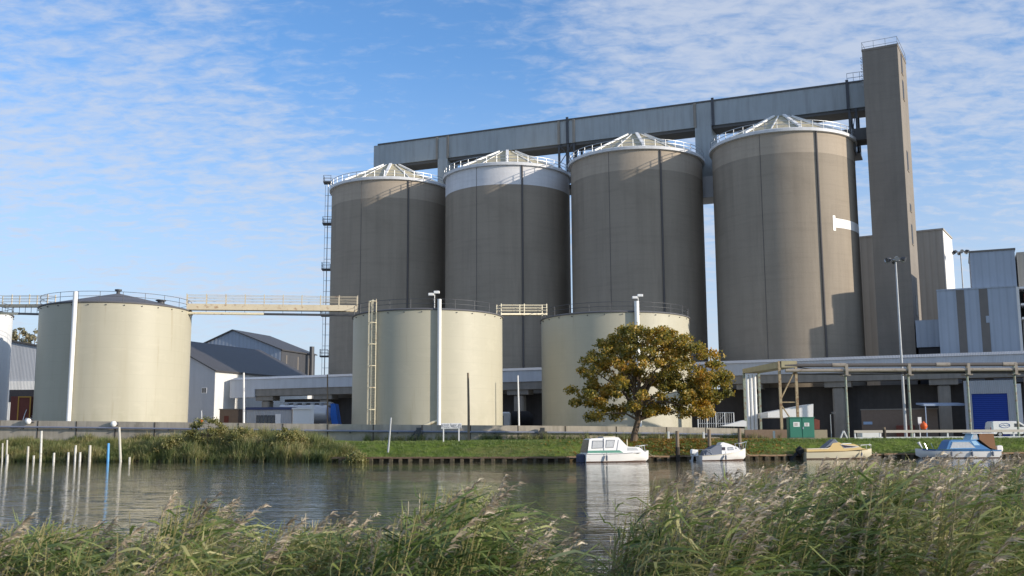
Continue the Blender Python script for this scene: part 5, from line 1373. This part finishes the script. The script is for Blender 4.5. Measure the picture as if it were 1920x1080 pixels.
# rough grass on the left bank, lawn tufts, fallen leaves
def blade_proto(n, h, spread, lean, w, segs=3):
    V = []; F = []
    for _ in range(n):
        a = rng.uniform(0, 6.28); r_ = rng.uniform(0, spread); hh = h*rng.uniform(.55, 1.15); dx, dy = rng.normal()*lean+.12*hh, rng.normal()*lean
        fx, fy = math.cos(a+1.5), math.sin(a+1.5); o = len(V)
        for k in range(segs+1):
            u = k/segs; cx_, cy_, cz_ = r_*math.cos(a)+dx*u*u, r_*math.sin(a)+dy*u*u, hh*(u-.18*u*u*abs(dx+dy))
            ww = w*(1-.85*u)
            V += [(cx_-fx*ww, cy_-fy*ww, cz_), (cx_+fx*ww, cy_+fy*ww, cz_)]
        for k in range(segs): F.append((o+2*k, o+2*k+1, o+2*k+3, o+2*k+2))
    return np.array(V), np.array(F)
def stamp(protos, pos, scale, rot, zs=None):
    """copies of a few prototypes placed at pos; returns one big mesh's arrays"""
    Vs, Fs, Ms, off = [], [], [], 0
    pick = rng.integers(0, len(protos), len(pos))
    for pi, pr_ in enumerate(protos):
        ids = np.where(pick == pi)[0]
        if len(ids) == 0: continue
        V, F = pr_[0], pr_[1]
        c, s = np.cos(rot[ids])[:, None], np.sin(rot[ids])[:, None]; k = scale[ids][:, None]
        x = (V[None, :, 0]*c-V[None, :, 1]*s)*k+pos[ids, 0:1]; y = (V[None, :, 0]*s+V[None, :, 1]*c)*k+pos[ids, 1:2]
        z = V[None, :, 2]*(k if zs is None else zs[ids][:, None])+pos[ids, 2:3]
        Vs.append(np.stack([x, y, z], -1).reshape(-1, 3))
        Fs.append((F[None]+(np.arange(len(ids))*len(V))[:, None, None]).reshape(-1, 4)+off); off += len(ids)*len(V)
        if len(pr_) > 2: Ms.append(np.tile(pr_[2], len(ids)))
    return np.concatenate(Vs), np.concatenate(Fs), (np.concatenate(Ms) if Ms else None)
pro = [blade_proto(26, 1.0, .35, .28, .028) for _ in range(7)]
pos = []
while len(pos) < 6500:
    x = rng.uniform(-66, -14.5); s = rng.uniform(-.35, 11)
    px = 960+FPX*x/(edge(x)+s)
    lim = 11 if px < 560 else np.interp(px, [560, 640, 690], [11, 4, .5])
    if s > lim: continue
    pos.append((x, edge(x)+s, max(-.05, zgr(x, edge(x)+s))-.05))
pos = np.array(pos)
hs = rng.uniform(.5, 1.25, len(pos))*(.75+.35*np.sin(pos[:, 0]*.9)*np.sin(pos[:, 1]*1.1))*np.interp(pos[:, 0], [-60, -38, -32, -20, -16], [1, 1.05, 1.7, 1.5, .8])
V, F, _ = stamp(pro, pos, rng.uniform(.8, 1.3, len(pos)), rng.uniform(-1, 1, len(pos)), hs)
tag(quads_obj('rough_grass', V, F, [m_rough]), 'rough brown and green grass growing down the left bank to the water', 'grass', kind='stuff')
pro = [blade_proto(16, .16, .3, .06, .012, 1) for _ in range(5)]
pos = []
while len(pos) < 9000:
    x = rng.uniform(-19, 60); s = rng.uniform(.1, 8.5) if rng.uniform() < .85 else rng.uniform(.02, .3)
    pos.append((x, edge(x)+s, zgr(x, edge(x)+s)-.01))
pos = np.array(pos); hs = rng.uniform(.5, 1.5, len(pos)); far = (pos[:, 1] > np.array([wall_y(x) for x in pos[:, 0]])-1.2) & (pos[:, 0] < 26)
hs[far] *= 2.6
V, F, _ = stamp(pro, pos, rng.uniform(.8, 1.4, len(pos)), rng.uniform(0, 6.28, len(pos)), hs)
tag(quads_obj('lawn_grass', V, F, [m_tuft]), 'short green mown grass on the sloping lawn behind the boats', 'grass', kind='stuff')
pos = []
while len(pos) < 5200:
    x, s = rng.normal(tb_.x+5.0, 5.0), rng.uniform(.4, 11.5)
    pos.append((x, edge(x)+s, zgr(x, edge(x)+s)+.07+rng.uniform(0, .05)))
V, F = leaf_quads(np.array(pos), .20, 1.3, 3.0)
tag(quads_obj('fallen_leaves', V, F, [m_fallen]), 'orange brown fallen leaves covering the lawn under the autumn tree', 'leaves', kind='stuff')
pro = [blade_proto(20, .75, .3, .25, .02) for _ in range(4)]
pos = []
for _ in range(420):
    x = rng.uniform(-16, 30); y = wall_y(x)-rng.uniform(.3, 1.3)
    if rng.uniform() < .35+.6*math.sin(x*.7)**2: pos.append((x, y, zgr(x, y)-.05))
pos = np.array(pos)
V, F, _ = stamp(pro, pos, rng.uniform(.7, 1.2, len(pos)), rng.uniform(0, 6.28, len(pos)), rng.uniform(.5, 1.3, len(pos)))
tag(quads_obj('wall_weeds', V, F, [m_rough]), 'scruffy weeds growing along the foot of the flood wall', 'weeds', kind='stuff')

# ---------------------------------------------------------------- the reed bed in front
def reed_proto(plume=True, dry=False):
    """root at z = -h, tip of stem at z = 0; the wind blows toward +x"""
    V, F, Mi = [], [], []
    h = 2.0; bend = rng.uniform(.12, .42); side = rng.normal()*.12
    def S(u): return np.array([bend*u**2.4, side*u*u, -h+h*u*(1-.05*bend*u)])
    def ribbon(pts, ws, nrm, mi):
        o = len(V)
        for p, w in zip(pts, ws): V.append(p-nrm*w); V.append(p+nrm*w)
        for k in range(len(pts)-1): F.append((o+2*k, o+2*k+1, o+2*k+3, o+2*k+2)); Mi.append(mi)
    us = [0, .35, .6, .8, 1.0]
    for nr in (np.array([.25, .97, 0]), np.array([1, .0, 0])):
        ribbon([S(u) for u in us], [.0055, .005, .0045, .004, .0025], nr, 1)
    nl = 0 if dry else rng.integers(12, 18)
    for k in range(nl):
        u = .40+.57*(k+rng.uniform(0, .8))/nl; p = S(u); L = rng.uniform(.22, .50)*(1.0 if u < .9 else .75)
        a = rng.normal()*.5 if rng.uniform() < .9 else rng.uniform(0, 6.28)
        d = np.array([math.cos(a), math.sin(a), 0]); rise = rng.uniform(.35, 1.1)
        pts = [p+d*L*q+np.array([.10*q*q, 0, L*(rise*q-rng.uniform(.35, 1.0)*q*q)]) for q in (0, .25, .5, .75, 1)]
        nr = np.array([-d[1], d[0], rng.normal()*.7]); nr /= np.linalg.norm(nr); w = rng.uniform(.0055, .0115)
        ribbon(pts, [w*.5, w, w*.9, w*.55, .001], nr, 0)
    if plume:
        tip = S(1.0); L = rng.uniform(.20, .32); dr = rng.uniform(.05, .55)
        def A(q): return tip+np.array([L*q*(.45+.55*dr*q), side*.3*q, L*q*(1-.62*dr*q)])
        for k in range(34):
            q = rng.uniform(-.12, 1); p = A(q); ln = rng.uniform(.05, .10)*(1.05-.6*abs(q-.3)); a = rng.normal()*.8
            d = np.array([math.cos(a)*.42+.42, math.sin(a)*.4, rng.uniform(.15, 1.0)]); d /= np.linalg.norm(d)
            nr = np.cross(d, rng.normal(size=3)); nr /= np.linalg.norm(nr)
            ribbon([p, p+d*ln*.55, p+d*ln+np.array([.01, 0, -.02])], [.003, .005, .0012], nr, 2)
    return np.array(V), np.array(F), np.array(Mi)
pA = [reed_proto(True) for _ in range(9)]; pB = [reed_proto(False) for _ in range(16)]+[reed_proto(False, True)]
SX = [-80, 0, 60, 150, 205, 250, 285, 320, 360, 410, 445, 490, 540, 600, 650, 720, 790, 840, 890, 940, 985, 1040, 1085, 1130, 1175, 1215, 1255, 1300, 1350, 1400, 1460, 1560, 1650, 1760, 1920, 2000]
SYv = [975, 960, 950, 945, 950, 982, 1015, 965, 915, 905, 952, 995, 958, 940, 948, 970, 945, 903, 880, 908, 965, 1015, 1090, 1065, 1000, 925, 886, 892, 905, 888, 878, 868, 862, 868, 858, 856]
pos = []; tries = 0
while len(pos) < 7000 and tries < 60000:
    tries += 1
    px = rng.uniform(-90, 2010); right = px > 1110
    if right: Y = rng.uniform(7.6, np.interp(px, [1110, 1230, 1350, 1500, 2000], [9.5, 13, 16, 18, 18.5])) if rng.uniform() < .8 else rng.uniform(6.2, 9)
    else: Y = rng.uniform(6.4, 10.8) if rng.uniform() < .7 else rng.uniform(5.8, 8)
    x = (px-960)/FPX*Y
    cl = math.sin(x*3.1+Y*1.3)*math.sin(Y*2.2-x*1.1)+.5*math.sin(x*7.7)      # stands clump
    if rng.uniform() > .50+.50*cl: continue
    zt = CAMZ-(np.interp(px, SX, SYv)+(22 if px < 1000 else 0)-822)/FPX*Y
    drop = abs(rng.normal())*(.16 if right else .13)+ (0 if rng.uniform() < .25 else rng.uniform(.0, .55))
    if rng.uniform() < .05: drop -= rng.uniform(.02, .14)
    z = zt-drop-.12
    if Y > 12.5: z = max(z, .9)
    pos.append((x-.3, Y, min(z, 2.15)))
pos = np.array(pos); rot = rng.normal(0, .45, len(pos)); scl = rng.uniform(.8, 1.15, len(pos))
pxs = 960+FPX*pos[:, 0]/pos[:, 1]; isp = rng.uniform(0, 1, len(pos)) < np.where(pxs > 1110, .38, .14)
Va, Fa, Ma = stamp(pA, pos[isp], scl[isp], rot[isp]); pq = pos[~isp].copy(); pq[:, 2] += .16; Vb, Fb, Mb = stamp(pB, pq, scl[~isp], rot[~isp])
V = np.concatenate([Va, Vb]); F = np.concatenate([Fa, Fb+len(Va)]); Mi = np.concatenate([Ma, Mb])
tag(quads_obj('reed_bed', V, F, [m_reedleaf, m_reedstem, m_plume], Mi), 'wind blown green reeds with pinkish feathery plumes along the near bank', 'reeds', kind='stuff')
# a few bleached dead canes standing proud of the reeds
cn = 0
for px, yt, yb, Y in ((566, 970, 1075, 8.2), (573, 962, 1080, 8.0), (586, 975, 1078, 8.3), (766, 940, 1010, 8.6), (787, 925, 1000, 8.8), (1213, 945, 985, 11), (1064, 1030, 1080, 7.8), (1145, 1005, 1075, 8.4), (1277, 945, 990, 11.5), (1195, 1030, 1080, 8.0), (1150, 1045, 1080, 7.9)):
    a = at(px, yt, Y); b_ = at(px-3, yb, Y); d = (b_-a); b_ = a+d*((a.z+.2)/-d.z)
    o = MB().path([b_, b_.lerp(a, .5)+Vector((.01, 0, 0)), a], [.0055, .005, .003], 5).build('dead_cane', mk('bleached_cane', (.55, .47, .33), .8) if cn == 0 else bpy.data.materials['bleached_cane'])
    tag(o, 'bleached bare reed cane standing straight among the leafy reeds', 'cane', 'bleached bare canes among the reeds'); cn += 1
